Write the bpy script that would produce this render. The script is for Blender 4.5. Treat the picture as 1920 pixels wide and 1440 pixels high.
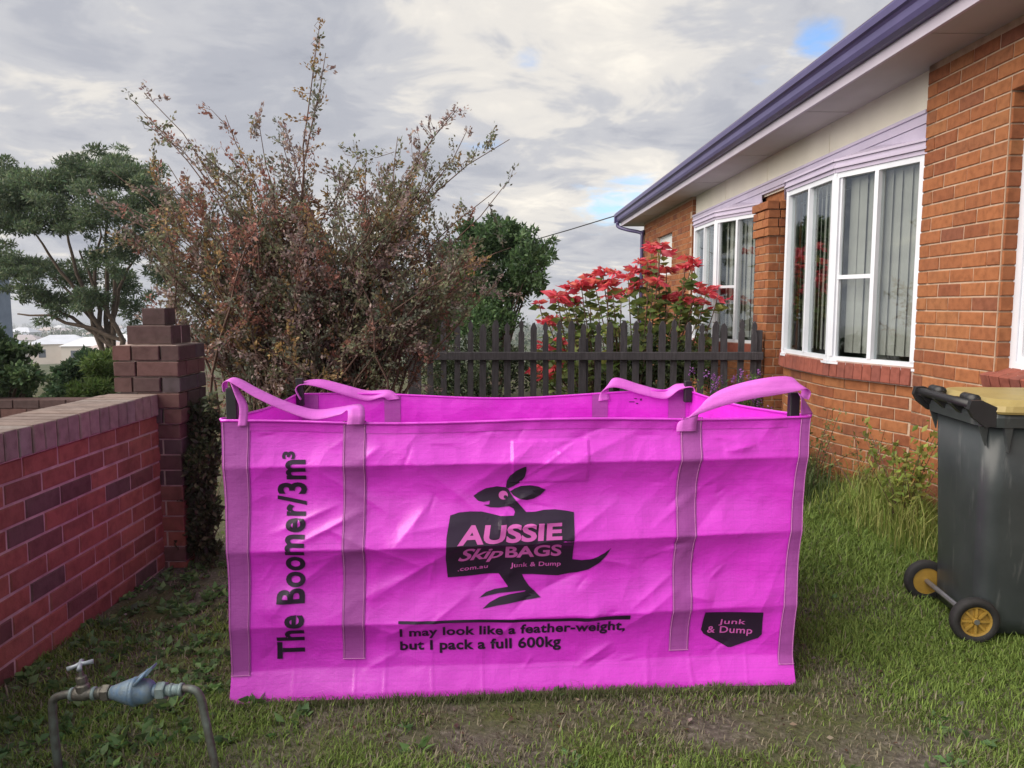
import bpy, bmesh, math, random
import numpy as np
from mathutils import Vector, Matrix
R = math.radians
random.seed(11); rng = np.random.default_rng(11)
SC = bpy.context.scene
for o in list(bpy.data.objects): bpy.data.objects.remove(o)
COL = SC.collection

# ------------------------------------------------------------------ camera
PITCH = math.atan(148/1440)
cd = bpy.data.cameras.new('camera'); cam = bpy.data.objects.new('camera', cd); COL.objects.link(cam)
cd.sensor_width = 36; cd.lens = 27; cd.clip_end = 6000; cd.clip_start = 0.05
cam.location = (0, 0, 1.45); cam.rotation_euler = (R(90) - PITCH, 0, 0)
SC.camera = cam
# ------------------------------------------------------------------ sky
SUN_EL, SUN_AZ = 38, -112           # azimuth from +Y, clockwise
W = bpy.data.worlds.new('World'); SC.world = W; W.use_nodes = True
def build_sky():
    nt = W.node_tree; N = nt.nodes; L = nt.links; N.clear()
    out = N.new('ShaderNodeOutputWorld'); bg = N.new('ShaderNodeBackground'); bg.inputs[1].default_value = 0.1
    sky = N.new('ShaderNodeTexSky'); sky.sky_type = 'NISHITA'; sky.sun_disc = False
    sky.sun_elevation = R(SUN_EL); sky.sun_rotation = R(SUN_AZ % 360)
    tc = N.new('ShaderNodeTexCoord')
    def m(op, a, b=None, c=None, clamp=False):
        n = N.new('ShaderNodeMath'); n.operation = op; n.use_clamp = clamp
        for i, v in enumerate((a, b, c)):
            if v is None: continue
            if isinstance(v, (int, float)): n.inputs[i].default_value = v
            else: L.new(v, n.inputs[i])
        return n.outputs[0]
    def ramp(f, stops):
        n = N.new('ShaderNodeValToRGB'); L.new(f, n.inputs[0]); e = n.color_ramp.elements
        n.color_ramp.interpolation = 'EASE'
        while len(e) < len(stops): e.new(0.5)
        for s, (p, c) in zip(e, stops): s.position = p; s.color = (*c, 1)
        return n.outputs[0]
    sep = N.new('ShaderNodeSeparateXYZ'); L.new(tc.outputs['Generated'], sep.inputs[0])
    zz = m('MAXIMUM', m('ADD', sep.outputs[2], 0.16), 0.06)
    cmb = N.new('ShaderNodeCombineXYZ')
    L.new(m('DIVIDE', sep.outputs[0], zz), cmb.inputs[0]); L.new(m('DIVIDE', sep.outputs[1], zz), cmb.inputs[1])
    def noise(scale, detail, rough, off, dist=0.0):
        mp = N.new('ShaderNodeMapping'); mp.inputs['Location'].default_value = off
        L.new(cmb.outputs[0], mp.inputs[0])
        n = N.new('ShaderNodeTexNoise'); n.inputs['Scale'].default_value = scale; n.inputs['Detail'].default_value = detail
        n.inputs['Roughness'].default_value = rough; n.inputs['Distortion'].default_value = dist
        L.new(mp.outputs[0], n.inputs[0]); return n.outputs[0]
    def spot(px, py, size, amp):       # a thin or thick place in the cloud deck
        u = (px-960)/1440; v = (720-py)/1440; c, s = math.cos(PITCH), math.sin(PITCH)
        d = Vector((u, c+v*s, -s+v*c)).normalized()
        vm = N.new('ShaderNodeVectorMath'); vm.operation = 'DOT_PRODUCT'
        L.new(tc.outputs['Generated'], vm.inputs[0]); vm.inputs[1].default_value = d
        k = math.cos(R(size))
        t = m('DIVIDE', m('SUBTRACT', vm.outputs['Value'], k), 1-k, clamp=True)
        return m('MULTIPLY', t, amp)
    big = noise(0.9, 6, 0.55, (3.1, 1.7, 0.4), 0.3)
    fine = noise(2.6, 7, 0.6, (7.3, 2.2, 1.4), 0.5)
    dens = m('ADD', m('MULTIPLY', m('SUBTRACT', m('ADD', m('MULTIPLY', big, 0.55), m('MULTIPLY', fine, 0.45)), 0.5), 1.75), 0.47)
    b = spot(1020, 150, 13, 0.16)
    for a in ((1180, 60, 7, .05), (1240, 330, 6, .13), (1080, 420, 8, .1), (930, 230, 4, .08), (820, 180, 7, .05),
              (40, 300, 9, .05), (1420, 180, 6, .05), (1120, 250, 5, -.05), (640, 200, 10, .04)):
        b = m('ADD', b, spot(*a))
    bright = m('ADD', dens, b)
    cloud = ramp(bright, [(0.22, (2.0, 2.12, 2.5)), (0.42, (2.75, 2.83, 3.15)), (0.56, (3.4, 3.42, 3.62)), (0.68, (4.7, 4.5, 4.25)), (0.85, (5.8, 5.45, 4.9))])
    # gaps of blue in the deck
    h = spot(1535, 72, 2.3, .27)
    for a in ((1185, 375, 3.4, .20), (985, 112, 2, .12), (1430, 150, 2.5, .12), (1110, 390, 2.5, .12), (890, 315, 4, .10)):
        h = m('ADD', h, spot(*a))
    fine2 = noise(4.5, 6, 0.6, (1.3, 9.2, 4.4), 0.4)
    gapv = m('ADD', h, m('MULTIPLY', m('SUBTRACT', fine2, 0.5), 0.5))
    gap = ramp(gapv, [(0.10, (0, 0, 0)), (0.30, (1, 1, 1))])
    mix = N.new('ShaderNodeMixRGB'); L.new(gap, mix.inputs[0]); L.new(cloud, mix.inputs[1])
    sk = N.new('ShaderNodeMixRGB'); sk.blend_type = 'MULTIPLY'; sk.inputs[0].default_value = 1
    L.new(sky.outputs[0], sk.inputs[1]); sk.inputs[2].default_value = (0.9, 1.1, 1.35, 1)
    L.new(sk.outputs[0], mix.inputs[2])
    L.new(mix.outputs[0], bg.inputs[0]); L.new(bg.outputs[0], out.inputs[0])
build_sky()
# ------------------------------------------------------------------ sun (veiled by cloud: soft)
sd = bpy.data.lights.new('sun', 'SUN'); sun = bpy.data.objects.new('sun', sd); COL.objects.link(sun)
sd.energy = 3.2; sd.angle = R(75); sd.color = (1.0, 0.91, 0.80)
_d = Vector((math.sin(R(SUN_AZ))*math.cos(R(SUN_EL)), math.cos(R(SUN_AZ))*math.cos(R(SUN_EL)), math.sin(R(SUN_EL))))
sun.rotation_euler = _d.to_track_quat('Z', 'Y').to_euler(); sun.location = (-8, 2, 9)
# ------------------------------------------------------------------ exposure
SC.view_settings.view_transform = 'Standard'; SC.view_settings.look = 'None'
SC.view_settings.exposure = 0.85; SC.view_settings.gamma = 1.0; SC.view_settings.use_curve_mapping = False
SC.cycles.use_denoising = True
SC.cycles.max_bounces = 6; SC.cycles.transparent_max_bounces = 12

# ================================================================== materials
MATS = {}
def nodes_of(name):
    m = bpy.data.materials.new(name); m.use_nodes = True
    nt = m.node_tree; b = nt.nodes['Principled BSDF']; return m, nt, nt.nodes, nt.links, b
def N_math(N, L, op, a, b=None, clamp=False):
    n = N.new('ShaderNodeMath'); n.operation = op; n.use_clamp = clamp
    for i, v in enumerate((a, b)):
        if v is None: continue
        if isinstance(v, (int, float)): n.inputs[i].default_value = v
        else: L.new(v, n.inputs[i])
    return n.outputs[0]
def N_ramp(N, L, f, stops):
    n = N.new('ShaderNodeValToRGB'); L.new(f, n.inputs[0]); e = n.color_ramp.elements
    while len(e) < len(stops): e.new(0.5)
    for s, (p, c) in zip(e, stops): s.position = p; s.color = (*c, 1)
    return n.outputs[0]
def N_noise(N, L, scale, detail=4, rough=0.55, coord='Object', stretch=None):
    tc = N.new('ShaderNodeTexCoord'); n = N.new('ShaderNodeTexNoise')
    n.inputs['Scale'].default_value = scale; n.inputs['Detail'].default_value = detail; n.inputs['Roughness'].default_value = rough
    src = tc.outputs[coord]
    if stretch:
        mp = N.new('ShaderNodeMapping'); mp.inputs['Scale'].default_value = stretch; L.new(src, mp.inputs[0]); src = mp.outputs[0]
    L.new(src, n.inputs[0]); return n.outputs[0]
def N_mix(N, L, f, a, b, mode='MIX'):
    n = N.new('ShaderNodeMixRGB'); n.blend_type = mode
    for i, v in enumerate((f, a, b)):
        if isinstance(v, (int, float)): n.inputs[i].default_value = v
        elif isinstance(v, tuple): n.inputs[i].default_value = (*v, 1)
        else: L.new(v, n.inputs[i])
    return n.outputs[0]
def N_bump(N, L, b, h, strength=0.3, dist=0.01):
    n = N.new('ShaderNodeBump'); n.inputs['Strength'].default_value = strength; n.inputs['Distance'].default_value = dist
    L.new(h, n.inputs['Height']); L.new(n.outputs[0], b.inputs['Normal'])
def plain(name, c1, c2=None, scale=8, rough=0.6, bump=0.15, metallic=0.0, spec=0.5, stretch=None, bdist=0.004):
    if name in MATS: return MATS[name]
    m, nt, N, L, b = nodes_of(name)
    c2 = c2 or tuple(x*0.7 for x in c1)
    f = N_noise(N, L, scale, 6, 0.6, stretch=stretch)
    L.new(N_ramp(N, L, f, [(0.3, c2), (0.68, c1)]), b.inputs['Base Color'])
    b.inputs['Roughness'].default_value = rough; b.inputs['Metallic'].default_value = metallic
    b.inputs['Specular IOR Level'].default_value = spec
    if bump: N_bump(N, L, b, N_noise(N, L, scale*5, 4), bump, bdist)
    MATS[name] = m; return m
def brick_mat(name, stops, island=False, dirt=(0.05, 0.04, 0.04), dirt_amt=0.5, bump=0.5):
    m, nt, N, L, b = nodes_of(name)
    if island: r = N.new('ShaderNodeNewGeometry').outputs['Random Per Island']
    else: r = N.new('ShaderNodeObjectInfo').outputs['Random']
    base = N_ramp(N, L, r, stops)
    n1 = N_noise(N, L, 30, 6, 0.65, 'Generated' if False else 'Object')
    geo = N.new('ShaderNodeNewGeometry')
    wn = N.new('ShaderNodeTexNoise'); wn.inputs['Scale'].default_value = 22; wn.inputs['Detail'].default_value = 6; L.new(geo.outputs['Position'], wn.inputs[0])
    wd = N.new('ShaderNodeTexNoise'); wd.inputs['Scale'].default_value = 2.2; wd.inputs['Detail'].default_value = 6; wd.inputs['Roughness'].default_value = .7; L.new(geo.outputs['Position'], wd.inputs[0])
    c = N_mix(N, L, N_math(N, L, 'MULTIPLY', N_math(N, L, 'SUBTRACT', wn.outputs[0], 0.42, True), 2.0, True), base, N_mix(N, L, 1.0, base, (0.5, 0.45, 0.42), 'MULTIPLY'))
    c = N_mix(N, L, N_math(N, L, 'MULTIPLY', N_math(N, L, 'SUBTRACT', wd.outputs[0], 0.52, True), dirt_amt*4, True), c, dirt)
    L.new(c, b.inputs['Base Color']); b.inputs['Roughness'].default_value = 0.85; b.inputs['Specular IOR Level'].default_value = 0.25
    w2 = N.new('ShaderNodeTexNoise'); w2.inputs['Scale'].default_value = 130; w2.inputs['Detail'].default_value = 5; L.new(geo.outputs['Position'], w2.inputs[0])
    N_bump(N, L, b, w2.outputs[0], bump, 0.004)
    return m
OR = [(0.0, (0.23, 0.078, 0.038)), (0.25, (0.28, 0.105, 0.047)), (0.55, (0.33, 0.125, 0.052)), (0.85, (0.32, 0.135, 0.058)), (0.95, (0.23, 0.085, 0.046)), (1, (0.20, 0.075, 0.046))]
M_BRICK = brick_mat('orange_brick', OR, False, (0.12, 0.045, 0.03), 0.25)
M_BRICK_S = brick_mat('orange_brick_mass', OR, True, (0.12, 0.045, 0.03), 0.25)
RD = [(0.0, (0.10, 0.058, 0.052)), (0.12, (0.22, 0.085, 0.062)), (0.45, (0.27, 0.100, 0.070)), (0.75, (0.29, 0.118, 0.080)), (0.88, (0.15, 0.075, 0.062)), (1, (0.10, 0.072, 0.066))]
M_RED = brick_mat('red_brick', RD, False, (0.06, 0.04, 0.035), 0.5)
M_RED_S = brick_mat('red_brick_mass', RD, True, (0.06, 0.04, 0.035), 0.5)
DK = [(0.0, (0.07, 0.048, 0.05)), (0.4, (0.10, 0.06, 0.058)), (0.7, (0.14, 0.072, 0.065)), (1, (0.085, 0.068, 0.072))]
M_DARK = brick_mat('weathered_brick', DK, False, (0.05, 0.045, 0.04), 0.6)
COP = [(0.0, (0.22, 0.175, 0.16)), (0.5, (0.28, 0.215, 0.19)), (1, (0.25, 0.215, 0.20))]
M_COP = brick_mat('coping_brick', COP, False, (0.08, 0.06, 0.06), 0.4)
SIL = [(0.0, (0.24, 0.075, 0.055)), (0.5, (0.29, 0.09, 0.064)), (1, (0.21, 0.07, 0.055))]
M_SILL = brick_mat('sill_brick', SIL, False, (0.1, 0.045, 0.04), 0.3)
M_MORT = plain('mortar', (0.50, 0.37, 0.27), (0.36, 0.25, 0.18), 14, 0.95, 0.4)
M_MORT_D = plain('old_mortar', (0.46, 0.36, 0.32), (0.27, 0.19, 0.175), 10, 0.95, 0.4)
M_WHITE = plain('white_frame_paint', (0.68, 0.71, 0.77), (0.60, 0.63, 0.70), 5, 0.4, 0.05)
M_CREAM = plain('cream_board', (0.74, 0.71, 0.62), (0.66, 0.63, 0.55), 3, 0.7, 0.08)
M_SOFFIT = plain('soffit_paint', (0.46, 0.445, 0.44), (0.40, 0.385, 0.38), 2, 0.7, 0.06)
M_FASCIA = plain('lilac_fascia', (0.55, 0.51, 0.60), (0.48, 0.44, 0.53), 3, 0.5, 0.05)
M_GUTTER = plain('purple_gutter', (0.085, 0.070, 0.185), (0.065, 0.054, 0.15), 4, 0.35, 0.03)
M_MAUVE = plain('mauve_trim', (0.50, 0.45, 0.58), (0.43, 0.385, 0.51), 3, 0.5, 0.05)
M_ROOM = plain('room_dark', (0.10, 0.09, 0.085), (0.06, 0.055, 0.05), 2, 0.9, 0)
M_SLAT = plain('blind_slat', (0.42, 0.40, 0.38), (0.34, 0.325, 0.31), 4, 0.8, 0.05)
M_TILE = plain('roof_tile', (0.16, 0.10, 0.09), (0.10, 0.07, 0.065), 5, 0.8, 0.3)
M_BLACK = plain('black_plastic', (0.018, 0.019, 0.022), (0.012, 0.012, 0.014), 12, 0.45, 0.08)
M_TYRE = plain('rubber', (0.022, 0.022, 0.023), (0.014, 0.014, 0.015), 30, 0.75, 0.2)
def glass_mat():
    m, nt, N, L, b = nodes_of('window_glass'); N.remove(b); out = N['Material Output']
    g = N.new('ShaderNodeBsdfGlossy'); g.inputs['Roughness'].default_value = 0.015; g.inputs['Color'].default_value = (0.92, 0.95, 0.97, 1)
    t = N.new('ShaderNodeBsdfTransparent'); t.inputs[0].default_value = (0.90, 0.93, 0.92, 1)
    ge = N.new('ShaderNodeNewGeometry'); dt = N.new('ShaderNodeVectorMath'); dt.operation = 'DOT_PRODUCT'
    L.new(ge.outputs['Incoming'], dt.inputs[0]); L.new(ge.outputs['Normal'], dt.inputs[1])
    p5 = N_math(N, L, 'POWER', N_math(N, L, 'SUBTRACT', 1.0, N_math(N, L, 'ABSOLUTE', dt.outputs['Value'])), 5.0)
    fac = N_math(N, L, 'ADD', N_math(N, L, 'MULTIPLY', p5, .88), .12)
    mx = N.new('ShaderNodeMixShader'); L.new(fac, mx.inputs[0]); L.new(t.outputs[0], mx.inputs[1]); L.new(g.outputs[0], mx.inputs[2])
    nz = N_noise(N, L, 2.5, 2); bp = N.new('ShaderNodeBump'); bp.inputs['Strength'].default_value = 0.03; bp.inputs['Distance'].default_value = 0.02
    L.new(nz, bp.inputs['Height']); L.new(bp.outputs[0], g.inputs['Normal'])
    L.new(mx.outputs[0], out.inputs[0]); return m
M_GLASS = glass_mat()
def frosted():
    m, nt, N, L, b = nodes_of('frosted_glass')
    b.inputs['Base Color'].default_value = (0.7, 0.73, 0.72, 1); b.inputs['Roughness'].default_value = 0.25
    N_bump(N, L, b, N_noise(N, L, 60, 3), 0.3, 0.003); return m
M_FROST = frosted()
def vcol_mat(name, rough=0.6, trans=0.25, spec=0.3, bump=0):
    m, nt, N, L, b = nodes_of(name)
    a = N.new('ShaderNodeAttribute'); a.attribute_name = 'tint'
    L.new(a.outputs['Color'], b.inputs['Base Color']); b.inputs['Roughness'].default_value = rough; b.inputs['Specular IOR Level'].default_value = spec
    if trans:
        out = N['Material Output']; tr = N.new('ShaderNodeBsdfTranslucent'); L.new(a.outputs['Color'], tr.inputs[0])
        mx = N.new('ShaderNodeMixShader'); mx.inputs[0].default_value = trans
        L.new(b.outputs[0], mx.inputs[1]); L.new(tr.outputs[0], mx.inputs[2]); L.new(mx.outputs[0], out.inputs[0])
    return m
M_LEAF = vcol_mat('leaf', 0.55, 0.38, 0.35)
M_GRASS = vcol_mat('grass_blade', 0.6, 0.3, 0.25)
M_BARK = plain('bark', (0.15, 0.11, 0.085), (0.07, 0.05, 0.04), 12, 0.9, 0.5)
M_TWIG = plain('twig_bark', (0.17, 0.10, 0.075), (0.09, 0.055, 0.045), 20, 0.85, 0.2)
M_FENCE = plain('weathered_paling', (0.075, 0.068, 0.078), (0.028, 0.025, 0.03), 9, 0.85, 0.4, stretch=(6, 6, 0.6))

# ================================================================== helpers
def tag(o, label=None, cat=None, group=None, kind=None):
    if label: o['label'] = label
    if cat: o['category'] = cat
    if group: o['group'] = group
    if kind: o['kind'] = kind
    return o
def empty(name, loc=(0, 0, 0), rz=0, parent=None):
    o = bpy.data.objects.new(name, None); COL.objects.link(o); o.location = loc; o.rotation_euler = (0, 0, rz)
    o.empty_display_size = 0.1
    if parent: o.parent = parent
    return o
def link(name, me, mat, parent=None):
    if mat and not me.materials: me.materials.append(mat)
    o = bpy.data.objects.new(name, me); COL.objects.link(o)
    if parent: o.parent = parent
    return o
class MB:
    def __init__(s): s.v = []; s.f = []
    def add(s, vs, fs):
        n = len(s.v); s.v += [tuple(q) for q in vs]; s.f += [tuple(i+n for i in f) for f in fs]; return s
    def box(s, a, b, M=None):
        (x0, y0, z0), (x1, y1, z1) = a, b
        vs = [(x0,y0,z0),(x1,y0,z0),(x1,y1,z0),(x0,y1,z0),(x0,y0,z1),(x1,y0,z1),(x1,y1,z1),(x0,y1,z1)]
        if M: vs = [M @ Vector(q) for q in vs]
        return s.add(vs, [(0,3,2,1),(4,5,6,7),(0,1,5,4),(1,2,6,5),(2,3,7,6),(3,0,4,7)])
    def tube(s, pts, rad, n=8, caps=True):
        P = [Vector(p) for p in pts]; rr = rad if hasattr(rad, '__len__') else [rad]*len(P)
        vs = []; fs = []; prev = None
        for i, p in enumerate(P):
            t = (P[min(i+1, len(P)-1)] - P[max(i-1, 0)])
            if t.length < 1e-9: t = Vector((0, 0, 1))
            t.normalize()
            if prev is None:
                a = Vector((0, 0, 1)) if abs(t.z) < 0.9 else Vector((1, 0, 0)); prev = t.cross(a).normalized()
            u = (prev - t*prev.dot(t))
            if u.length < 1e-6: u = t.orthogonal()
            u.normalize(); prev = u; w = t.cross(u)
            for k in range(n):
                an = 2*math.pi*k/n; vs.append(p + (u*math.cos(an) + w*math.sin(an))*rr[i])
        for i in range(len(P)-1):
            for k in range(n):
                k2 = (k+1) % n; fs.append((i*n+k, i*n+k2, (i+1)*n+k2, (i+1)*n+k))
        if caps: fs.append(tuple(range(n-1, -1, -1))); fs.append(tuple((len(P)-1)*n+k for k in range(n)))
        return s.add(vs, fs)
    def prism(s, poly, lo, hi, axis='y', M=None):
        # poly in the two other axes, extruded along axis from lo to hi
        n = len(poly); vs = []
        for h in (lo, hi):
            for (a, b) in poly:
                q = {'x': (h, a, b), 'y': (a, h, b), 'z': (a, b, h)}[axis]
                vs.append(M @ Vector(q) if M else q)
        fs = [tuple(range(n)), tuple(range(2*n-1, n-1, -1))] + [(i, (i+1) % n, n+(i+1) % n, n+i) for i in range(n)]
        return s.add(vs, fs)
    def lathe(s, prof, n=24, M=None):
        # prof: (r, h) along local z
        vs = []; fs = []
        for (r, h) in prof:
            for k in range(n):
                a = 2*math.pi*k/n; q = Vector((r*math.cos(a), r*math.sin(a), h)); vs.append(M @ q if M else q)
        for i in range(len(prof)-1):
            for k in range(n):
                k2 = (k+1) % n; fs.append((i*n+k, i*n+k2, (i+1)*n+k2, (i+1)*n+k))
        return s.add(vs, fs)
    def mesh(s, name, smooth=False, bevel=0):
        me = bpy.data.meshes.new(name); me.from_pydata(s.v, [], s.f)
        bm = bmesh.new(); bm.from_mesh(me); bmesh.ops.recalc_face_normals(bm, faces=bm.faces)
        if bevel: bmesh.ops.bevel(bm, geom=list(bm.edges), offset=bevel, segments=1, affect='EDGES', profile=0.5)
        bm.to_mesh(me); bm.free()
        if smooth: me.polygons.foreach_set('use_smooth', [True]*len(me.polygons))
        me.update(); return me
    def build(s, name, mat, parent=None, smooth=False, bevel=0):
        return link(name, s.mesh(name, smooth, bevel), mat, parent)
def np_mesh(name, V, F, tint=None, smooth=False):
    """V (n,3), F (m,k) all faces the same size; tint per vertex (n,3)"""
    V = np.asarray(V, dtype=np.float32); F = np.asarray(F, dtype=np.int32)
    me = bpy.data.meshes.new(name); n, (m, k) = len(V), F.shape
    me.vertices.add(n); me.vertices.foreach_set('co', V.ravel())
    me.loops.add(m*k); me.loops.foreach_set('vertex_index', F.ravel())
    me.polygons.add(m); me.polygons.foreach_set('loop_start', np.arange(0, m*k, k, dtype=np.int32))
    if smooth: me.polygons.foreach_set('use_smooth', np.ones(m, dtype=bool))
    me.update(calc_edges=True); me.validate()
    if tint is not None:
        a = me.attributes.new('tint', 'FLOAT_COLOR', 'POINT')
        c = np.ones((n, 4), dtype=np.float32); c[:, :3] = tint; a.data.foreach_set('color', c.ravel())
    return me
def catmull(pts, sub=8):
    P = [Vector(p) for p in pts]; out = []
    for i in range(len(P)-1):
        a, b, c, d = P[max(i-1, 0)], P[i], P[i+1], P[min(i+2, len(P)-1)]
        for k in range(sub):
            t = k/sub
            out.append(0.5*((2*b) + (c-a)*t + (2*a-5*b+4*c-d)*t*t + (3*b-a-3*c+d)*t**3))
    out.append(P[-1]); return out
def smooth_noise(seed):
    r = np.random.default_rng(seed); g = r.random((64, 64))
    def f(x, y):
        x = np.asarray(x, dtype=float); y = np.asarray(y, dtype=float)
        xi = np.floor(x).astype(int); yi = np.floor(y).astype(int); fx = x-xi; fy = y-yi
        fx = fx*fx*(3-2*fx); fy = fy*fy*(3-2*fy)
        a = g[xi % 64, yi % 64]; b = g[(xi+1) % 64, yi % 64]; c = g[xi % 64, (yi+1) % 64]; d = g[(xi+1) % 64, (yi+1) % 64]
        return (a*(1-fx)+b*fx)*(1-fy) + (c*(1-fx)+d*fx)*fy
    return f
NA, NB, NC = smooth_noise(1), smooth_noise(2), smooth_noise(3)
def fbm(f, x, y, o=4):
    s = 0; a = 0.5; 
    for i in range(o): s = s + a*f(np.asarray(x)*2**i+i*7.1, np.asarray(y)*2**i+i*3.7); a *= 0.5
    return s

# ---------------- bricks
BRICK_MESH = {}
def brick_mesh(l, h, d, mat, key):
    k = (round(l, 3), round(h, 3), round(d, 3), mat.name, key)
    if k in BRICK_MESH: return BRICK_MESH[k]
    c = 0.004; r = random.Random(str(k))
    j = lambda: r.uniform(-0.0015, 0.0015)
    x, z = l/2, h/2
    vs = [(-x, d, -z), (x, d, -z), (x, d, z), (-x, d, z), (-x+j(), c, -z), (x+j(), c, -z), (x+j(), c, z), (-x+j(), c, z),
          (-x+c+j(), j(), -z+c+j()), (x-c+j(), j(), -z+c+j()), (x-c+j(), j(), z-c+j()), (-x+c+j(), j(), z-c+j())]
    fs = [(8, 9, 10, 11)] + [(4+i, 4+(i+1) % 4, 8+(i+1) % 4, 8+i) for i in range(4)] + [(i, (i+1) % 4, 4+(i+1) % 4, 4+i) for i in range(4)] + [(3, 2, 1, 0)]
    me = MB().add(vs, fs).mesh('brick'); me.materials.append(mat); BRICK_MESH[k] = me; return me
class Path:
    """2-D line in plan; bricks are laid along it, outward side to the left of travel x -1 (given by 'side')"""
    def __init__(s, pts, side):
        s.p = [Vector((a, b)) for a, b in pts]; s.side = side; s.l = [0]
        for a, b in zip(s.p, s.p[1:]): s.l.append(s.l[-1] + (b-a).length)
        s.len = s.l[-1]
    def at(s, t):
        t = min(max(t, 0), s.len)
        for i in range(len(s.p)-1):
            if t <= s.l[i+1] + 1e-9:
                f = (t-s.l[i])/(s.l[i+1]-s.l[i]); d = (s.p[i+1]-s.p[i]).normalized()
                return s.p[i].lerp(s.p[i+1], f), d
    def normal(s, d): return Vector((-d.y, d.x))*s.side
def lay(path, z0, courses, parent, mat, mat_s, module=0.24, ch=0.086, jt=0.010, depth=0.08, holes=(), want=None, stuff_mb=None, shift=0.0, setback=0.0):
    """bricks along a path; want(x, z) says whether this brick is an object of its own"""
    out = []
    for c in range(courses):
        z = z0 + c*ch + ch/2
        t = -(module/2 if c % 2 else 0) + shift
        while t < path.len - 0.02:
            a, b = max(t, 0), min(t+module, path.len); t += module
            if b-a < 0.045: continue
            spans = [(a, b)]
            for (h0, h1, hz0, hz1) in holes:
                if hz0 < z < hz1:
                    ns = []
                    for (p, q) in spans:
                        if q <= h0 or p >= h1: ns.append((p, q)); continue
                        if h0-p > 0.045: ns.append((p, h0))
                        if q-h1 > 0.045: ns.append((h1, q))
                    spans = ns
            for (p, q) in spans:
                l = q-p-jt; mid, d = path.at((p+q)/2); n = path.normal(d)
                jit = random.uniform(-0.002, 0.002) - setback
                pos = (mid.x + n.x*jit, mid.y + n.y*jit, z)
                ang = math.atan2(-n.x, n.y) + math.pi    # brick front faces -y locally
                if want is None or want(mid.x, mid.y, z):
                    me = brick_mesh(l, ch-jt, depth, mat, random.randrange(3))
                    o = link('brick', me, None, parent); o.location = pos; o.rotation_euler = (random.gauss(0, .004), random.gauss(0, .004), ang + random.gauss(0, .004)); out.append(o)
                elif stuff_mb is not None:
                    M = Matrix.Translation(pos) @ Matrix.Rotation(ang, 4, 'Z'); stuff_mb.box((-l/2, 0, -(ch-jt)/2), (l/2, depth*.6, (ch-jt)/2), M)
    return out
def backing(path, z0, z1, mb, recess=0.007, thick=0.10, holes=()):
    """mortar wall behind the brick faces, cut round the holes"""
    ts = sorted({0, path.len, *path.l, *[x for h in holes for x in h[:2] if 0 < x < path.len]})
    zs = sorted({z0, z1, *[x for h in holes for x in h[2:] if z0 < x < z1]})
    for a, b in zip(ts, ts[1:]):
        if b-a < 1e-4: continue
        for c, d in zip(zs, zs[1:]):
            m, k = (a+b)/2, (c+d)/2
            if any(h[0] < m < h[1] and h[2] < k < h[3] for h in holes): continue
            pa, _ = path.at(a); pb, dd = path.at(b); n = path.normal(dd)
            q = []
            for z in (c, d):
                for p, off in ((pa, recess), (pb, recess), (pb, recess+thick), (pa, recess+thick)): q.append((p.x-n.x*off, p.y-n.y*off, z))
            mb.add(q, [(0,1,2,3),(7,6,5,4),(0,4,5,1),(1,5,6,2),(2,6,7,3),(3,7,4,0)])

# ================================================================== ground
def gz(x, y):
    """height of the ground: a level yard, falling away beyond the garden wall and past the house"""
    x = np.asarray(x, dtype=float); y = np.asarray(y, dtype=float)
    dx = np.maximum(0, -2.4-x); dy = np.maximum(0, y-16); dr = np.maximum(0, x-14); db = np.maximum(0, -y-12)
    d = np.sqrt(dx**2+dy**2+dr**2*.2+db**2*.2)
    fall = -0.09*np.minimum(d, 60) - 0.055*np.clip(d-60, 0, 240) - 0.0205*np.maximum(d-300, 0)
    fall = np.where(d < 4, -0.09*d*d/4*.6, fall + 0.09*4*.4)
    near = np.exp(-((x-2.7)/0.55)**2)*0.10*np.clip((y-4.2)/1.0, 0, 1)*np.clip((9.5-y), 0, 1)
    bump = (fbm(NA, x*1.3+5, y*1.3+9, 3)-0.44)*0.05*np.exp(-(np.abs(y)+np.abs(x))/30)
    return fall + near + bump
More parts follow.
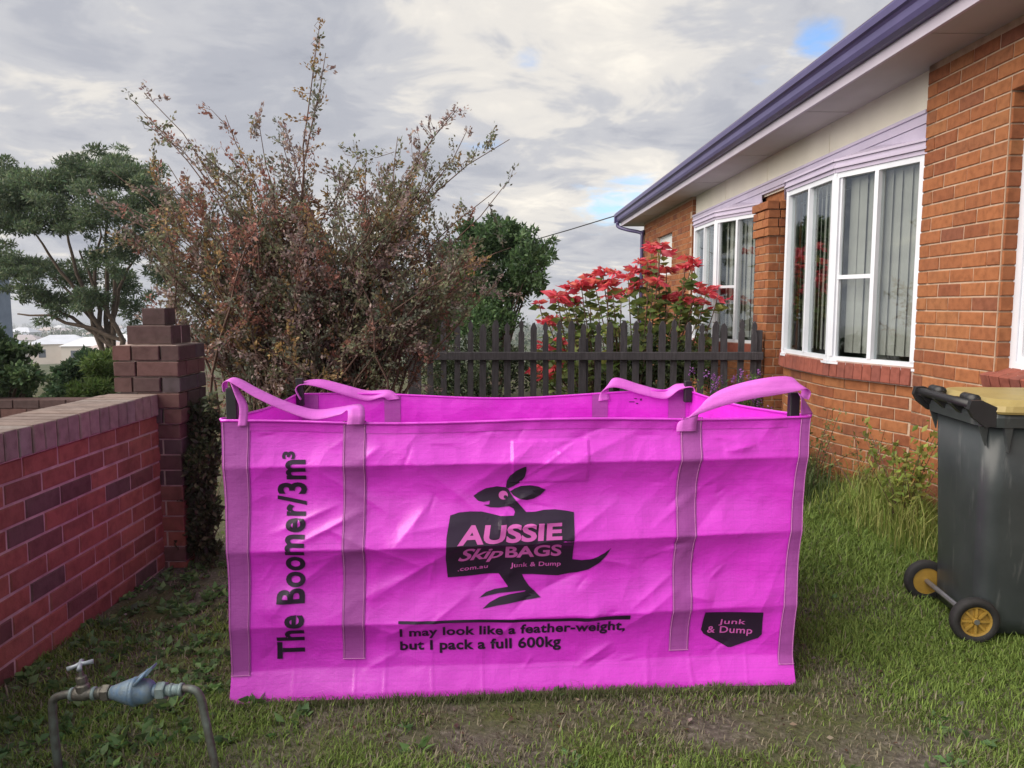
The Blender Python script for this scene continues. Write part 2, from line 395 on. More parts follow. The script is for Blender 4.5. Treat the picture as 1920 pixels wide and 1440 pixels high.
def build_ground():
    def axis(lo, hi, a, b, fine):
        core = list(np.arange(a, b+1e-6, fine)); out = []
        s = fine; p = a
        while p > lo: s *= 1.28; p -= s; out.append(max(p, lo))
        out = out[::-1] + core; s = fine; p = b
        while p < hi: s *= 1.28; p += s; out.append(min(p, hi))
        return np.array(out)
    xs = axis(-2600, 2600, -3.2, 3.6, 0.09); ys = axis(-1500, 2600, 0.6, 9, 0.09)
    X, Y = np.meshgrid(xs, ys); Z = gz(X, Y)
    V = np.stack([X, Y, Z], -1).reshape(-1, 3); nx, ny = len(xs), len(ys)
    i = np.arange(nx*ny).reshape(ny, nx)
    F = np.stack([i[:-1, :-1], i[:-1, 1:], i[1:, 1:], i[1:, :-1]], -1).reshape(-1, 4)
    m, nt, N, L, b = nodes_of('lawn_soil')
    g = N.new('ShaderNodeNewGeometry')
    def nz(s, d=6, r=.6):
        n = N.new('ShaderNodeTexNoise'); n.inputs['Scale'].default_value = s; n.inputs['Detail'].default_value = d; n.inputs['Roughness'].default_value = r
        L.new(g.outputs['Position'], n.inputs[0]); return n.outputs[0]
    soil = N_ramp(N, L, nz(45), [(0.3, (0.055, 0.050, 0.042)), (0.55, (0.125, 0.112, 0.092)), (0.75, (0.26, 0.24, 0.205))])
    thatch = N_ramp(N, L, nz(70), [(0.3, (0.045, 0.058, 0.022)), (0.6, (0.10, 0.115, 0.045)), (0.8, (0.20, 0.175, 0.09))])
    near = N_mix(N, L, N_ramp(N, L, nz(2.4), [(0.4, (0, 0, 0)), (0.6, (1, 1, 1))]), soil, thatch)
    ln = N.new('ShaderNodeVectorMath'); ln.operation = 'LENGTH'; L.new(g.outputs['Position'], ln.inputs[0])
    far = N_ramp(N, L, nz(0.012, 8, .65), [(0.35, (0.05, 0.07, 0.035)), (0.5, (0.09, 0.10, 0.06)), (0.62, (0.22, 0.21, 0.19))])
    t = N_math(N, L, 'DIVIDE', N_math(N, L, 'SUBTRACT', ln.outputs['Value'], 40), 100, True)
    L.new(N_mix(N, L, t, near, far), b.inputs['Base Color']); b.inputs['Roughness'].default_value = 0.95; b.inputs['Specular IOR Level'].default_value = 0.1
    N_bump(N, L, b, nz(90, 5), 0.6, 0.012)
    o = link('ground', np_mesh('ground', V, F, smooth=True), m); tag(o, kind='structure'); return o
build_ground()

# ================================================================== garden wall (left)
def build_garden_wall():
    w = empty('garden_wall', (-1.93, 2.7, 0))
    tag(w, 'low red brick garden wall with stepped pillar at its far end', 'wall', kind='thing')
    X0 = 0.0                                    # local x of the lawn-side face; wall runs along +y
    y0, y1 = -1.7, 1.46
    z0 = -0.09; nc = 11; ztop = z0 + nc*0.086   # 0.856
    mb = MB(); front = Path([(X0, y0), (X0, y1)], -1); backp = Path([(X0-.23, y0), (X0-.23, y1)], 1)
    mb.box((X0-.222, y0, z0), (X0-.004, y1, ztop-.004))
    wall = mb.build('wall', M_MORT_D, w)
    lay(front, z0, nc, wall, M_RED, M_RED_S, shift=0.06)
    st = MB(); lay(backp, z0, nc, wall, M_RED, M_RED_S, want=lambda *a: False, stuff_mb=st)
    tag(st.build('back_face_bricks', M_RED_S, wall), kind='stuff')
    # coping of bricks on edge
    cb = MB().box((X0-.238, y0, ztop-.002), (X0+.008, y1, ztop+.112)).build('coping', M_MORT_D, w)
    y = y0; 
    while y < y1-.05:
        me = brick_mesh(0.115, 0.074, 0.264, M_COP, random.randrange(4))
        o = link('coping_brick', me, None, cb); y += 0.0845
        o.rotation_euler = (0, R(90), R(90)); o.location = (X0+.016+random.uniform(-.002, .002), y-.042, ztop+.060+random.uniform(-.0015, .0015))
    # pillar
    px0, px1, py0, py1 = X0-.225, X0+.135, y1-.03, y1+.33
    zt = 1.235; n = 15; zb = zt - n*.086
    core = MB().box((px0+.024, py0+.024, zb), (px1-.024, py1-.024, zt-.002)).build('pillar', M_MORT_D, w)
    def ring(x0, x1, ya, yb, zb, c, k):
        pts = [(x0, ya), (x1, ya), (x1, yb), (x0, yb), (x0, ya)]
        for i in range(4):
            a, b = pts[i], pts[i+1]; d = Vector(b)-Vector(a); l = d.length; u = d.normalized(); nn = Vector((u.y, -u.x))
            # pinwheel corners: each side starts one brick-depth in on alternate courses
            s0 = 0.0 if (c+i) % 2 else 0.104
            s1 = l if (c+i) % 2 else l-0.104
            cuts = [s0, s0+0.23, s1] if s1-s0 > 0.27 else [s0, s1]
            if (c % 2) and len(cuts) == 3: cuts[1] = s1-0.125 if i % 2 else s0+.125
            for p, q in zip(cuts, cuts[1:]):
                if q-p < .04: continue
                mid = Vector(a)+u*((p+q)/2)
                me = brick_mesh(q-p-.009, .077, .095, M_DARK if k else M_RED, random.randrange(3))
                o = link('brick', me, None, core); o.location = (mid.x, mid.y, zb+c*.086+.043); o.rotation_euler = (0, 0, math.atan2(-nn.x, nn.y)+math.pi)
    for c in range(n):
        e = 0 if c >= n-5 else .014
        ring(px0+e, px1-e, py0+e, py1-e, zb, c, c > 5)
    cx, cy = (px0+px1)/2, (py0+py1)/2
    for k, (hw, h) in enumerate(((.125, .098), (.062, .092))):
        z = zt + .004 + (0.102 if k else 0)
        blk = MB().box((cx-hw+.004, cy-hw+.004, z-.003), (cx+hw-.004, cy+hw-.004, z+h-.004)).build('cap_bed', M_MORT_D, core)
        if k == 0:
            for s in (-1, 1):
                o = link('cap_brick', brick_mesh(.245, h, .118, M_DARK, 7), None, core); o.location = (cx, cy+s*hw, z+h/2); o.rotation_euler = (0, 0, 0 if s < 0 else math.pi)
        else:
            o = link('cap_brick', brick_mesh(.128, h, .128, M_DARK, 8), None, core); o.location = (cx, cy-hw-.002, z+h/2)
build_garden_wall()

# ================================================================== house (right)
def build_house():
    K = 0.0208
    H = empty('brick_house', (2.72, 5.2, 0), math.atan(K))
    tag(H, 'orange brick house with purple gutter and white bay windows', 'house')
    RB = 0.05                                  # recess of the board front behind the brick face
    ZS = 3.0                                  # soffit
    z0 = -0.135; ch = 0.086
    # --- near brick wall with window opening
    ya, yb = -3.6, 0.0
    hole = (-2.5-ya, -0.84-ya, 1.07, 2.66)
    near = Path([(0, ya), (0, yb)], 1)
    nc = int(round((ZS-z0)/ch))
    mb = MB(); backing(near, z0, ZS, mb, holes=[hole]); backing(Path([(.007, yb), (.30, yb)], 1), z0, ZS, mb, recess=0.0)
    wn = mb.build('wall', M_MORT, H)
    st = MB()
    lay(near, z0, nc, wn, M_BRICK, M_BRICK_S, holes=[(hole[0], hole[1], hole[2], hole[3])], want=lambda x, y, z: y > -1.15, stuff_mb=st, shift=.12)
    # returns: reveal of the window and the end face at the recess
    rev = Path([(0.095, -0.84), (0.0, -0.84)], 1)
    for c in range(nc):
        z = z0+c*ch+ch/2
        if hole[2] < z < hole[3]:
            o = link('brick', brick_mesh(.088, .076, .05, M_BRICK, c % 3), None, wn); o.location = (.056, -.853, z)
    mb2 = MB().box((.02, -.825, hole[2]), (.2, -.80, hole[3])); mb2.build('reveal', M_MORT, wn)
    tag(st.build('outer_bricks', M_BRICK_S, wn), kind='stuff')
    # sill of the near window: sloping bricks on edge
    sl = MB().box((.0, -2.5, .985), (.16, -.85, 1.05)).build('window_sill', M_MORT, H)
    y = -2.5
    while y < -.86:
        o = link('sill_brick', brick_mesh(.076, .19, .075, M_SILL, random.randrange(3)), None, sl)
        o.rotation_euler = (R(-90+17), 0, R(-90)); o.location = (.045, y+.043, 1.083); y += .0855
    # near window: frame and glass
    fr = MB(); fx = .115
    for (a, b, c, d) in ((-2.5, -.835, 1.07, 1.13), (-2.5, -.835, 2.60, 2.66), (-.905, -.835, 1.13, 2.60), (-2.5, -2.43, 1.13, 2.60), (-1.70, -1.63, 1.13, 2.60)):
        fr.box((fx-.03, a+.001, c), (fx+.04, b-.001, d))
    fw = fr.build('window', M_WHITE, H)
    for (a, b) in ((-1.63, -.905), (-2.43, -1.70)):
        MB().box((fx, a, 1.13), (fx+.006, b, 2.60)).build('pane', M_GLASS, fw)
        s = MB()
        for q in ((a, a+.035, 1.13, 2.6), (b-.035, b, 1.13, 2.6), (a+.035, b-.035, 1.13, 1.165), (a+.035, b-.035, 2.565, 2.6)): s.box((fx-.022, q[0], q[2]), (fx-.002, q[1], q[3]))
        s.build('sash', M_MAUVE if False else M_WHITE, fw)
    # --- far brick wall
    fa, fb = 6.05, 9.70
    far = Path([(0, fa), (0, fb)], 1); fh = (7.3-fa, 8.45-fa, 1.95, 2.66)
    mb = MB(); backing(far, z0-.9, ZS, mb, holes=[fh]); backing(Path([(.3, fa), (.0, fa)], 1), z0-.9, ZS, mb, recess=-.0)
    backing(Path([(.0, fb), (3.0, fb)], 1), z0-.9, ZS, mb, recess=.007)
    wf = mb.build('wall', M_MORT, H); st = MB()
    lay(far, z0, nc, wf, M_BRICK, M_BRICK_S, holes=[fh], want=lambda *a: False, stuff_mb=st)
    lay(Path([(.3, fa), (.0, fa)], 1), z0, nc, wf, M_BRICK, M_BRICK_S, want=lambda *a: False, stuff_mb=st, setback=-.006)
    tag(st.build('far_bricks', M_BRICK_S, wf), kind='stuff')
    f2 = MB()
    for q in ((7.3, 8.45, 1.95, 2.0), (7.3, 8.45, 2.60, 2.655), (7.3, 7.36, 2.0, 2.6), (8.39, 8.45, 2.0, 2.6)): f2.box((.06, q[0], q[2]), (.10, q[1], q[3]))
    f2 = f2.build('window', M_WHITE, H); MB().box((.078, 7.36, 2.0), (.084, 8.39, 2.6)).build('pane', M_FROST, f2)
    # --- recess: board frieze, trim
    pan = [0.02, 1.60, 3.12, 4.62, 6.04]
    for a, b in zip(pan, pan[1:]):
        MB().box((RB, a+.003, 2.60), (RB+.02, b-.003, ZS)).build('frieze_board', M_CREAM, H)
    cov = MB()
    for a in pan[1:-1]: cov.box((RB-.006, a-.010, 2.735), (RB+.004, a+.014, ZS-.002))
    cov.build('cover_strip', M_CREAM, H)
    tr = MB(); tr.box((RB-.040, .004, 2.645), (RB-.001, 6.046, 2.725)); tr.box((RB-.052, .004, 2.708), (RB-.041, 6.046, 2.731)); tr.box((RB-.030, .004, 2.62), (RB-.001, 6.046, 2.643))
    tr.build('trim', M_MAUVE, H)
    # --- bay windows
    def rounded(pts, r=.22):
        P = [Vector(p) for p in pts]; out = [P[0]]
        for i in range(1, len(P)-1):
            a = (P[i-1]-P[i]).normalized(); b = (P[i+1]-P[i]).normalized()
            for k in range(5):
                t = k/4; out.append((1-t)**2*(P[i]+a*r) + 2*t*(1-t)*P[i] + t*t*(P[i]+b*r))
        out.append(P[-1]); return [tuple(p) for p in out]
    def bay(y0, prime):
        pts = [(.03, y0), (-.24, y0+.74), (-.24, y0+1.69), (.03, y0+2.42)]
        rp = rounded(pts); path = Path(rp, 1)
        mb = MB(); backing(path, z0, .90, mb, thick=.09)
        base = mb.build('bay_wall', M_MORT, H); st = MB()
        lay(path, z0, 12, base, M_BRICK, M_BRICK_S, ch=.0862, want=(lambda x, y, z: z > -.1) if prime else (lambda *a: False), stuff_mb=st, module=.235, shift=.05)
        if st.v: tag(st.build('bay_bricks', M_BRICK_S, base), kind='stuff')
        # sill bricks, fanned round the bow
        sm = MB(); backing(path, .895, 1.03, sm, recess=-.028, thick=.12)
        sill = sm.build('bay_sill', M_MORT_D, H)
        t = .02; ss = MB()
        while t < path.len-.03:
            p, d = path.at(t+.038); n = path.normal(d); ang = math.atan2(-n.x, n.y)+math.pi
            if prime:
                o = link('sill_brick', brick_mesh(.0795, .118, .10, M_SILL, random.randrange(3)), None, sill)
                o.location = (p.x+n.x*.043, p.y+n.y*.043, .962); o.rotation_euler = (R(-4), 0, ang)
            else:
                M = Matrix.Translation((p.x+n.x*.043, p.y+n.y*.043, .962)) @ Matrix.Rotation(ang, 4, 'Z'); ss.box((-.04, 0, -.06), (.04, .1, .06), M)
            t += .083
        if ss.v: tag(ss.build('sill_bricks', M_SILL, sill), kind='stuff')
        # frame, panes, blinds
        zb, zt = 1.02, 2.44
        fm = MB(); segs = []
        for a, b in zip(pts, pts[1:]):
            A, B = Vector(a), Vector(b); d = (B-A).normalized(); n = Vector((-d.y, d.x)); l = (B-A).length
            M = Matrix(((d.x, -n.x, 0, A.x), (d.y, -n.y, 0, A.y), (0, 0, 1, 0), (0, 0, 0, 1)))   # local: x along, y inward, z up
            segs.append((M, l))
        panes = []
        for si, (M, l) in enumerate(segs):
            fm.box((-.004, -.020, zb), (l+.004, .035, zb+.04), M); fm.box((-.004, -.020, zt-.04), (l+.004, .035, zt), M)
            fm.box((-.015, -.034, zb-.018), (l+.015, .02, zb-.001), M)
            m0 = l/2
            for (c, w) in ((.020, .020), (m0, .016), (l-.020, .020)):
                fm.box((c-w, -.026, zb+.04), (c+w, .034, zt-.04), M)
            for (p, q, sash) in ((.040, m0-.016, si == 2), (m0+.016, l-.040, si == 0)):
                panes.append((M, p, q))
                if sash:
                    fm.box((p, -.012, 1.645), (q, .02, 1.675), M)
                    for e in ((p, p+.018), (q-.018, q)): fm.box((e[0], -.010, zb+.04), (e[1], .018, zt-.04), M)
        # corner posts
        for (x, y) in pts[1:-1]: fm.tube([(x, y, zb+.001), (x, y, zt-.001)], .030, 8)
        fo = fm.build('bay_window', M_WHITE, H)
        for (M, p, q) in panes: MB().box((p, .008, zb+.04), (q, .012, zt-.04), M).build('pane', M_GLASS, fo)
        bl = MB().box((.10, y0+.1, zt-.03), (.12, y0+2.3, zt-.01)).build('blind', M_SLAT, H)
        for si, (M, l) in enumerate(segs):
            x = .06
            while x < l-.05:
                an = random.gauss(R(13), R(5)); c, s = math.cos(an)*.045, math.sin(an)*.045; o = .075
                q = [(x-c, o-s), (x+c, o+s), (x+c, o+s+.002), (x-c, o-s+.002)]
                MB().prism(q, zb+.07, zt-.04, 'z', M).build('slat', M_SLAT, bl); x += .078 + random.uniform(-.004, .004)
        # head: moulded pelmet and little roof back to the trim
        hd = MB()
        for k, (off, za, zc) in enumerate(((.030, zt+.001, zt+.030), (.046, zt+.031, zt+.048), (.036, zt+.049, zt+.080), (.050, zt+.081, zt+.098))):
            for (M, l) in segs: hd.box((-.012-off*.15, -off, za), (l+.012+off*.15, .06, zc), M)
        top = [(p[0]-.03 if 0 < i < 3 else p[0], p[1], zt+.099) for i, p in enumerate(pts)]
        hi = [(RB-.032, p[1], 2.640) for p in pts]
        for i in range(3): hd.add([top[i], top[i+1], hi[i+1], hi[i]], [(0, 1, 2, 3)])
        hd.add([top[0], hi[0], (RB-.032, pts[0][1], zt+.099)], [(0, 1, 2)]); hd.add([top[3], hi[3], (RB-.032, pts[3][1], zt+.099)], [(0, 1, 2)])
        hd.build('bay_head', M_MAUVE, H)
    bay(0.0, True); bay(3.18, False)
    # wall bits of the recess between and under
    cw = MB()
    for (a, b) in ((2.44, 3.22), (5.60, 6.05)): MB().box((RB+.03, a, z0), (RB+.12, b, 2.62)).build('recess_wall', M_BRICK_S, H)
    # --- engaged pillar with corbelled head
    px0, px1, py0, py1 = -.13, .16, 2.50, 2.90
    pc = MB().box((px0+.010, py0+.010, z0), (px1, py1-.010, 2.44)).build('pillar', M_MORT, H)
    ncp = 30
    for c in range(ncp):
        z = z0+.028+c*.086+.043
        e = 0
        if c >= ncp-1: e = .035
        elif c >= ncp-4: e = .022
        sides = (((px0-e, py0-e), (px1, py0-e), (0, -1)), ((px0-e, py1+e), (px0-e, py0-e), (-1, 0)))
        for si, (a, b, nn) in enumerate(sides):
            A, B = Vector(a), Vector(b); l = (B-A).length; u = (B-A).normalized()
            s0 = .089+e if (c % 2 and si == 0) else 0; s1 = l-.089-e if (c % 2 == 0 and si == 1) else l
            cuts = [s0, s0+(s1-s0)*(.62 if c % 2 else .4), s1]
            for p, q in zip(cuts, cuts[1:]):
                mid = A+u*((p+q)/2); o = link('brick', brick_mesh(q-p-.009, .076, .08+e, M_BRICK, c % 3), None, pc)
                o.location = (mid.x, mid.y, z); o.rotation_euler = (0, 0, math.atan2(-nn[0], nn[1])+math.pi)
    # --- eaves
    e0, e1 = -4.2, 10.15
    XE = -.36
    ys = np.arange(e0, e1, 1.8).tolist() + [e1]
    for a, b in zip(ys, ys[1:]): MB().box((XE+.012, a+.004, ZS), (.32, b-.004, ZS+.008)).build('soffit_panel', M_SOFFIT, H)
    js = MB()
    for a in ys[1:-1]: js.box((XE+.014, a-.016, ZS-.004), (.098, a+.016, ZS-.0005))
    js.build('soffit_strip', M_SOFFIT, H)
    fa_ = MB(); fa_.box((XE-.012, e0, ZS-.012), (XE+.010, e1, 3.18)); fa_.box((XE+.010, e1-.02, ZS-.012), (3.3, e1, 3.18)); fa_.build('fascia', M_FASCIA, H)
    prof = [(XE-.014, 3.205), (XE-.014, 3.062), (XE-.052, 3.060), (XE-.085, 3.075), (XE-.098, 3.105), (XE-.098, 3.150), (XE-.110, 3.165), (XE-.128, 3.175), (XE-.132, 3.215), (XE-.128, 3.230), (XE-.112, 3.232), (XE-.108, 3.215), (XE-.10, 3.19), (XE-.03, 3.10), (XE-.02, 3.205)]
    gm = MB(); gm.prism(prof, e0, e1+.02, 'y'); 
    g = gm.build('gutter', M_GUTTER, H)
    gb = MB(); gb.box((XE-.02, e1+.0, 3.06), (3.3, e1+.12, 3.225)); gb.box((XE-.128, e1+.02, 3.06), (XE-.02, e1+.12, 3.225)); gb.build('gutter_return', M_GUTTER, H)
    dp = MB(); dp.tube(catmull([(XE-.07, e1-.02, 3.07), (XE-.06, e1-.02, 2.98), (XE+.1, e1-.2, 2.90), (-.05, 9.62, 2.80), (-.05, 9.60, 2.6), (-.05, 9.60, 0)], 6), .035, 8); dp.build('downpipe', M_GUTTER, H, True)
    # roof slab: hipped away from the eaves
    rs = MB(); rid = 3.2 + 4.2*math.tan(R(22))
    rs.add([(XE-.10, e0, 3.235), (XE-.10, e1+.1, 3.235), (3.85, e1-4.1, rid), (3.85, e0, rid), (8.1, e1+.1, 3.235), (8.1, e0, 3.235),
            (XE-.10, e0, 3.255), (XE-.10, e1+.1, 3.255), (3.85, e1-4.1, rid+.03), (3.85, e0, rid+.03), (8.1, e1+.1, 3.255), (8.1, e0, 3.255)],
           [(0,1,2,3),(3,2,4,5),(1,4,2),(6,9,8,7),(9,11,10,8),(7,8,10),(0,6,7,1),(1,7,10,4),(4,10,11,5),(5,11,9,6,0,3)])
    rs.build('roof', M_TILE, H)
    # rooms behind the glass; interior shade put into their dark wall colour
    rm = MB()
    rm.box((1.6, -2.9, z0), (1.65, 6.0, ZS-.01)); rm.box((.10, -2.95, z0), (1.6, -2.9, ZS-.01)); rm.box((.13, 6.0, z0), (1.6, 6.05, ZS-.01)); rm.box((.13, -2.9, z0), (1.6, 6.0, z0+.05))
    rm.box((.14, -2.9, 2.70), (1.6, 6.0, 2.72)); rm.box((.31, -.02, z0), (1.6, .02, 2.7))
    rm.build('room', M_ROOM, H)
    MB().box((3, e0+.3, z0), (8, 9.7, ZS)).build('rear_block', M_BRICK_S, H)
    tag(bpy.data.objects['rear_block'], kind='stuff')
    return H
build_house()

# ================================================================== the pink skip bag
def pink_mat(name, base, dark, rough, weave=True, trans=0.12):
    m, nt, N, L, b = nodes_of(name)
    n1 = N_noise(N, L, 3.0, 5, .6); col = N_ramp(N, L, n1, [(0.3, dark), (0.7, base)])
    # woven tape: fine horizontal tapes of slightly different depth of colour
    st = N_noise(N, L, 1.0, 3, .6, stretch=(1.2, 1.2, 150)); col = N_mix(N, L, N_math(N, L, 'MULTIPLY', N_math(N, L, 'SUBTRACT', st, .5, True), 1.6, True), col, N_mix(N, L, 1.0, col, (.68, .5, .72), 'MULTIPLY'))
    sv = N_noise(N, L, 1.0, 3, .6, stretch=(150, 1.2, 1.2)); col = N_mix(N, L, N_math(N, L, 'MULTIPLY', N_math(N, L, 'SUBTRACT', sv, .52, True), 1.3, True), col, N_mix(N, L, 1.0, col, (.72, .55, .78), 'MULTIPLY'))
    L.new(col, b.inputs['Base Color']); b.inputs['Roughness'].default_value = rough; b.inputs['Specular IOR Level'].default_value = .5
    if weave: b.inputs['Coat Weight'].default_value = 1.0; b.inputs['Coat Roughness'].default_value = .27; b.inputs['Coat IOR'].default_value = 1.65
    w = N_noise(N, L, 1.0, 2, .5, stretch=(60, 60, 420)); w2 = N_noise(N, L, 1.0, 2, .5, stretch=(420, 420, 30))
    wr = N_noise(N, L, 9, 5, .6, stretch=(1, 1, 1.6))
    h = N_math(N, L, 'ADD', N_math(N, L, 'MULTIPLY', N_math(N, L, 'ADD', w, w2), .10), N_math(N, L, 'MULTIPLY', wr, .7))
    if weave:          # crumple: flat facets with sharp edges
        for sc_, am in ((4.5, 1.5), (11, .7)):
            tcx = N.new('ShaderNodeTexCoord'); wn = N.new('ShaderNodeTexNoise'); wn.inputs['Scale'].default_value = 3; L.new(tcx.outputs['Object'], wn.inputs[0])
            ad = N.new('ShaderNodeMixRGB'); ad.inputs[0].default_value = .18; L.new(tcx.outputs['Object'], ad.inputs[1]); L.new(wn.outputs['Color'], ad.inputs[2])
            vo = N.new('ShaderNodeTexVoronoi'); vo.inputs['Scale'].default_value = sc_; L.new(ad.outputs[0], vo.inputs[0])
            h = N_math(N, L, 'ADD', h, N_math(N, L, 'MULTIPLY', vo.outputs['Distance'], am*1.3))
    N_bump(N, L, b, h, .6 if weave else .5, .014)
    if trans:
        out = N['Material Output']; tr = N.new('ShaderNodeBsdfTranslucent'); L.new(col, tr.inputs[0])
        mx = N.new('ShaderNodeMixShader'); mx.inputs[0].default_value = trans
        L.new(b.outputs[0], mx.inputs[1]); L.new(tr.outputs[0], mx.inputs[2]); L.new(mx.outputs[0], out.inputs[0])
    return m
M_PINK = pink_mat('pink_woven_poly', (0.82, 0.047, 0.80), (0.76, 0.027, 0.71), .42, True, .12)
M_STRAP = pink_mat('pink_webbing', (0.47, 0.095, 0.46), (0.37, 0.07, 0.37), .5, False, .05)
M_LOOP = pink_mat('pink_loop_webbing', (0.74, 0.17, 0.72), (0.64, 0.12, 0.62), .55, False, .1)
M_STITCH = plain('pale_stitching', (0.62, 0.24, 0.56), (0.52, 0.16, 0.47), 40, .7, 0)
M_INK = plain('dark_print', (0.030, 0.012, 0.040), (0.020, 0.010, 0.028), 6, .33, 0.05)
M_INKP = plain('pink_print', (0.66, 0.13, 0.50), (0.58, 0.10, 0.44), 6, .4, 0.05)
BL, BD, BH = 2.12, 1.30, 1.04
BAG_O = Vector((-1.03, 2.70, 0.0)); BAG_A = math.atan2(.15, 2.12)
NW1, NW2, NW3 = smooth_noise(21), smooth_noise(22), smooth_noise(23)
_fr = random.Random(9); FOLDS = []
for _k in range(46):
    _x, _z = _fr.uniform(.08, 2.04), _fr.uniform(.08, .98); _a = _fr.choice((R(35), R(50), R(-30), R(62), R(20))) + _fr.gauss(0, .15); _l = _fr.uniform(.12, .42)
    FOLDS.append((_x, _z, _x+_l*math.cos(_a), _z+_l*math.sin(_a)*.8, _fr.choice((.010, .007, -.008, .013)), _fr.uniform(.014, .045)))
for _k in range(34):
    _x, _z = _fr.uniform(.05, 1.9), _fr.uniform(.05, 1.0); _a = _fr.uniform(-.35, 1.4); _l = _fr.uniform(.05, .16); FOLDS.append((_x, _z, _x+_l*math.cos(_a), _z+_l*math.sin(_a), _fr.choice((.004, -.004)), .007))
FOLDS += [(1.05, .80, 1.29, .97, .004, .004), (1.12, .99, 1.30, .83, .004, .004), (.5, 1.03, 1.0, .62, .016, .06), (1.55, 1.02, 1.05, .78, .014, .07), (1.62, .98, 1.98, .7, .010, .05), (.5, .36, .85, .58, .018, .05), (.10, .30, .42, .56, .014, .05)]
def front_y(x, z):
    """local y of the front cloth (negative = toward the viewer): fold ridges, valleys between, creases"""
    x = np.asarray(x, dtype=float); z = np.asarray(z, dtype=float)
    tilt = (x/BL-.5)
    ridges = (0.02, 0.285+.03*tilt, 0.575+.035*tilt, 0.875+.01*tilt, 1.06)
    amp = (.024, .040, .044, .022)
    y = np.zeros_like(x+z)
    for i in range(4):
        a, b = ridges[i], ridges[i+1]; t = np.clip((z-a)/(b-a), 0, 1); inn = (z >= a) & (z < b)
        prof = (np.sin(np.pi*t**1.25)**.85)*(1+.3*(t-.5))
        y = y + np.where(inn, prof*amp[i], 0)
    w = (fbm(NW1, x*1.7+z*1.1+3, z*2.6-x*.7+5, 2)-.37)*.060
    for (x0, z0, x1, z1, d, wd) in FOLDS:          # crisp fold lines and soft pulls
        ex, ez = x1-x0, z1-z0; l2 = ex*ex+ez*ez; t = ((x-x0)*ex+(z-z0)*ez)/l2; n = ((x-x0)*ez-(z-z0)*ex)/math.sqrt(l2)
        env = np.where((t > 0) & (t < 1), np.sin(np.pi*np.clip(t, 0, 1))**.8, 0)
        w = w - d*env*np.exp(-np.abs(n)/wd)
    cr2 = np.abs(fbm(NW3, x*6, z*1.3+3, 2)-.37); w = w - np.maximum(0, .03-cr2)*.09*np.clip((.26-z)*5, 0, 1)   # vertical tucks low down
    edge = np.clip(np.minimum(x, BL-x)/.30, 0, 1); edge = edge*edge*(3-2*edge)
    w = w*(.35+.65*edge); y = y*(.36+.64*edge)
    belly = -.030*np.sin(np.pi*np.clip(x/BL, 0, 1))*np.sin(np.pi*np.clip(z/BH, 0, 1))
    # document pouch under the rim, right of the middle
    pch = ((x > 1.03) & (x < 1.305) & (z > .80) & (z < .955)); y = y - np.where(pch, .006, 0)
    flare = -.035*np.clip((.10-z)/.10, 0, 1)
    return y + w + belly + flare
_tx = np.linspace(-.05, BL+.05, 900); _tz = np.linspace(-.02, 1.10, 480); _FY = front_y(*np.meshgrid(_tx, _tz))
def fy1(x, z):
    a = (x+.05)/(BL+.10)*899; b = (z+.02)/1.12*479; i = min(max(int(a), 0), 898); j = min(max(int(b), 0), 478); a -= i; b -= j
    return (_FY[j, i]*(1-a)+_FY[j, i+1]*a)*(1-b)+(_FY[j+1, i]*(1-a)+_FY[j+1, i+1]*a)*b
def rim(x): return BH + .006*np.cos(np.asarray(x)*5.0) - .008*np.sin(np.pi*np.clip(np.asarray(x)/BL, 0, 1))
def fx_(x, z):          # the face leans out a little towards the rim corners
    t = x/BL; return x + np.maximum(0, t-.5)*2*(.002+.034*z) - np.maximum(0, .5-t)*2*.004
def fpt(x, z, off=0.0): return (float(fx_(x, z)), float(fy1(x, z))-off, float(z))
def grid_sheet(fn, us, vs):
    V = [fn(u, v) for v in vs for u in us]; n = len(us); i = np.arange(n*len(vs)).reshape(len(vs), n)
    F = np.stack([i[:-1, :-1], i[:-1, 1:], i[1:, 1:], i[1:, :-1]], -1).reshape(-1, 4); return np.array(V), F
def art(px, py):
    """a point of the printed artwork (traced on a 1920-wide sheet) on the bag's front plane: local x, z"""
    c, s = math.cos(PITCH), math.sin(PITCH); u = (px-960)/1440; v = (720-py)/1440
    d = Vector((u, c+v*s, -s+v*c)); ux = Vector((math.cos(BAG_A), math.sin(BAG_A), 0)); n = Vector((-ux.y, ux.x, 0)); o = Vector((0, 0, 1.45))
    t = (BAG_O-n*.012-o).dot(n)/d.dot(n); p = o+d*t-BAG_O
    return p.dot(ux), p.z
def wrap_on_front(bm, off, step=.03):
    """cut a flat (x, z) mesh on a grid and lay it on the cloth"""
    xs = [v.co.x for v in bm.verts]; zs = [v.co.z for v in bm.verts]
    for lo, hi, ax in ((min(xs), max(xs), 0), (min(zs), max(zs), 2)):
        q = math.ceil(lo/step)*step
        while q < hi:
            co = Vector((0, 0, 0)); co[ax] = q; no = Vector((0, 0, 0)); no[ax] = 1
            bmesh.ops.bisect_plane(bm, geom=list(bm.verts)+list(bm.edges)+list(bm.faces), plane_co=co, plane_no=no); q += step
    P = np.array([(v.co.x, v.co.z) for v in bm.verts]); Y = front_y(P[:, 0], P[:, 1])-off; X = fx_(P[:, 0], P[:, 1])
    for v, x, y, z in zip(list(bm.verts), X, Y, P[:, 1]): v.co = (x, y, z)
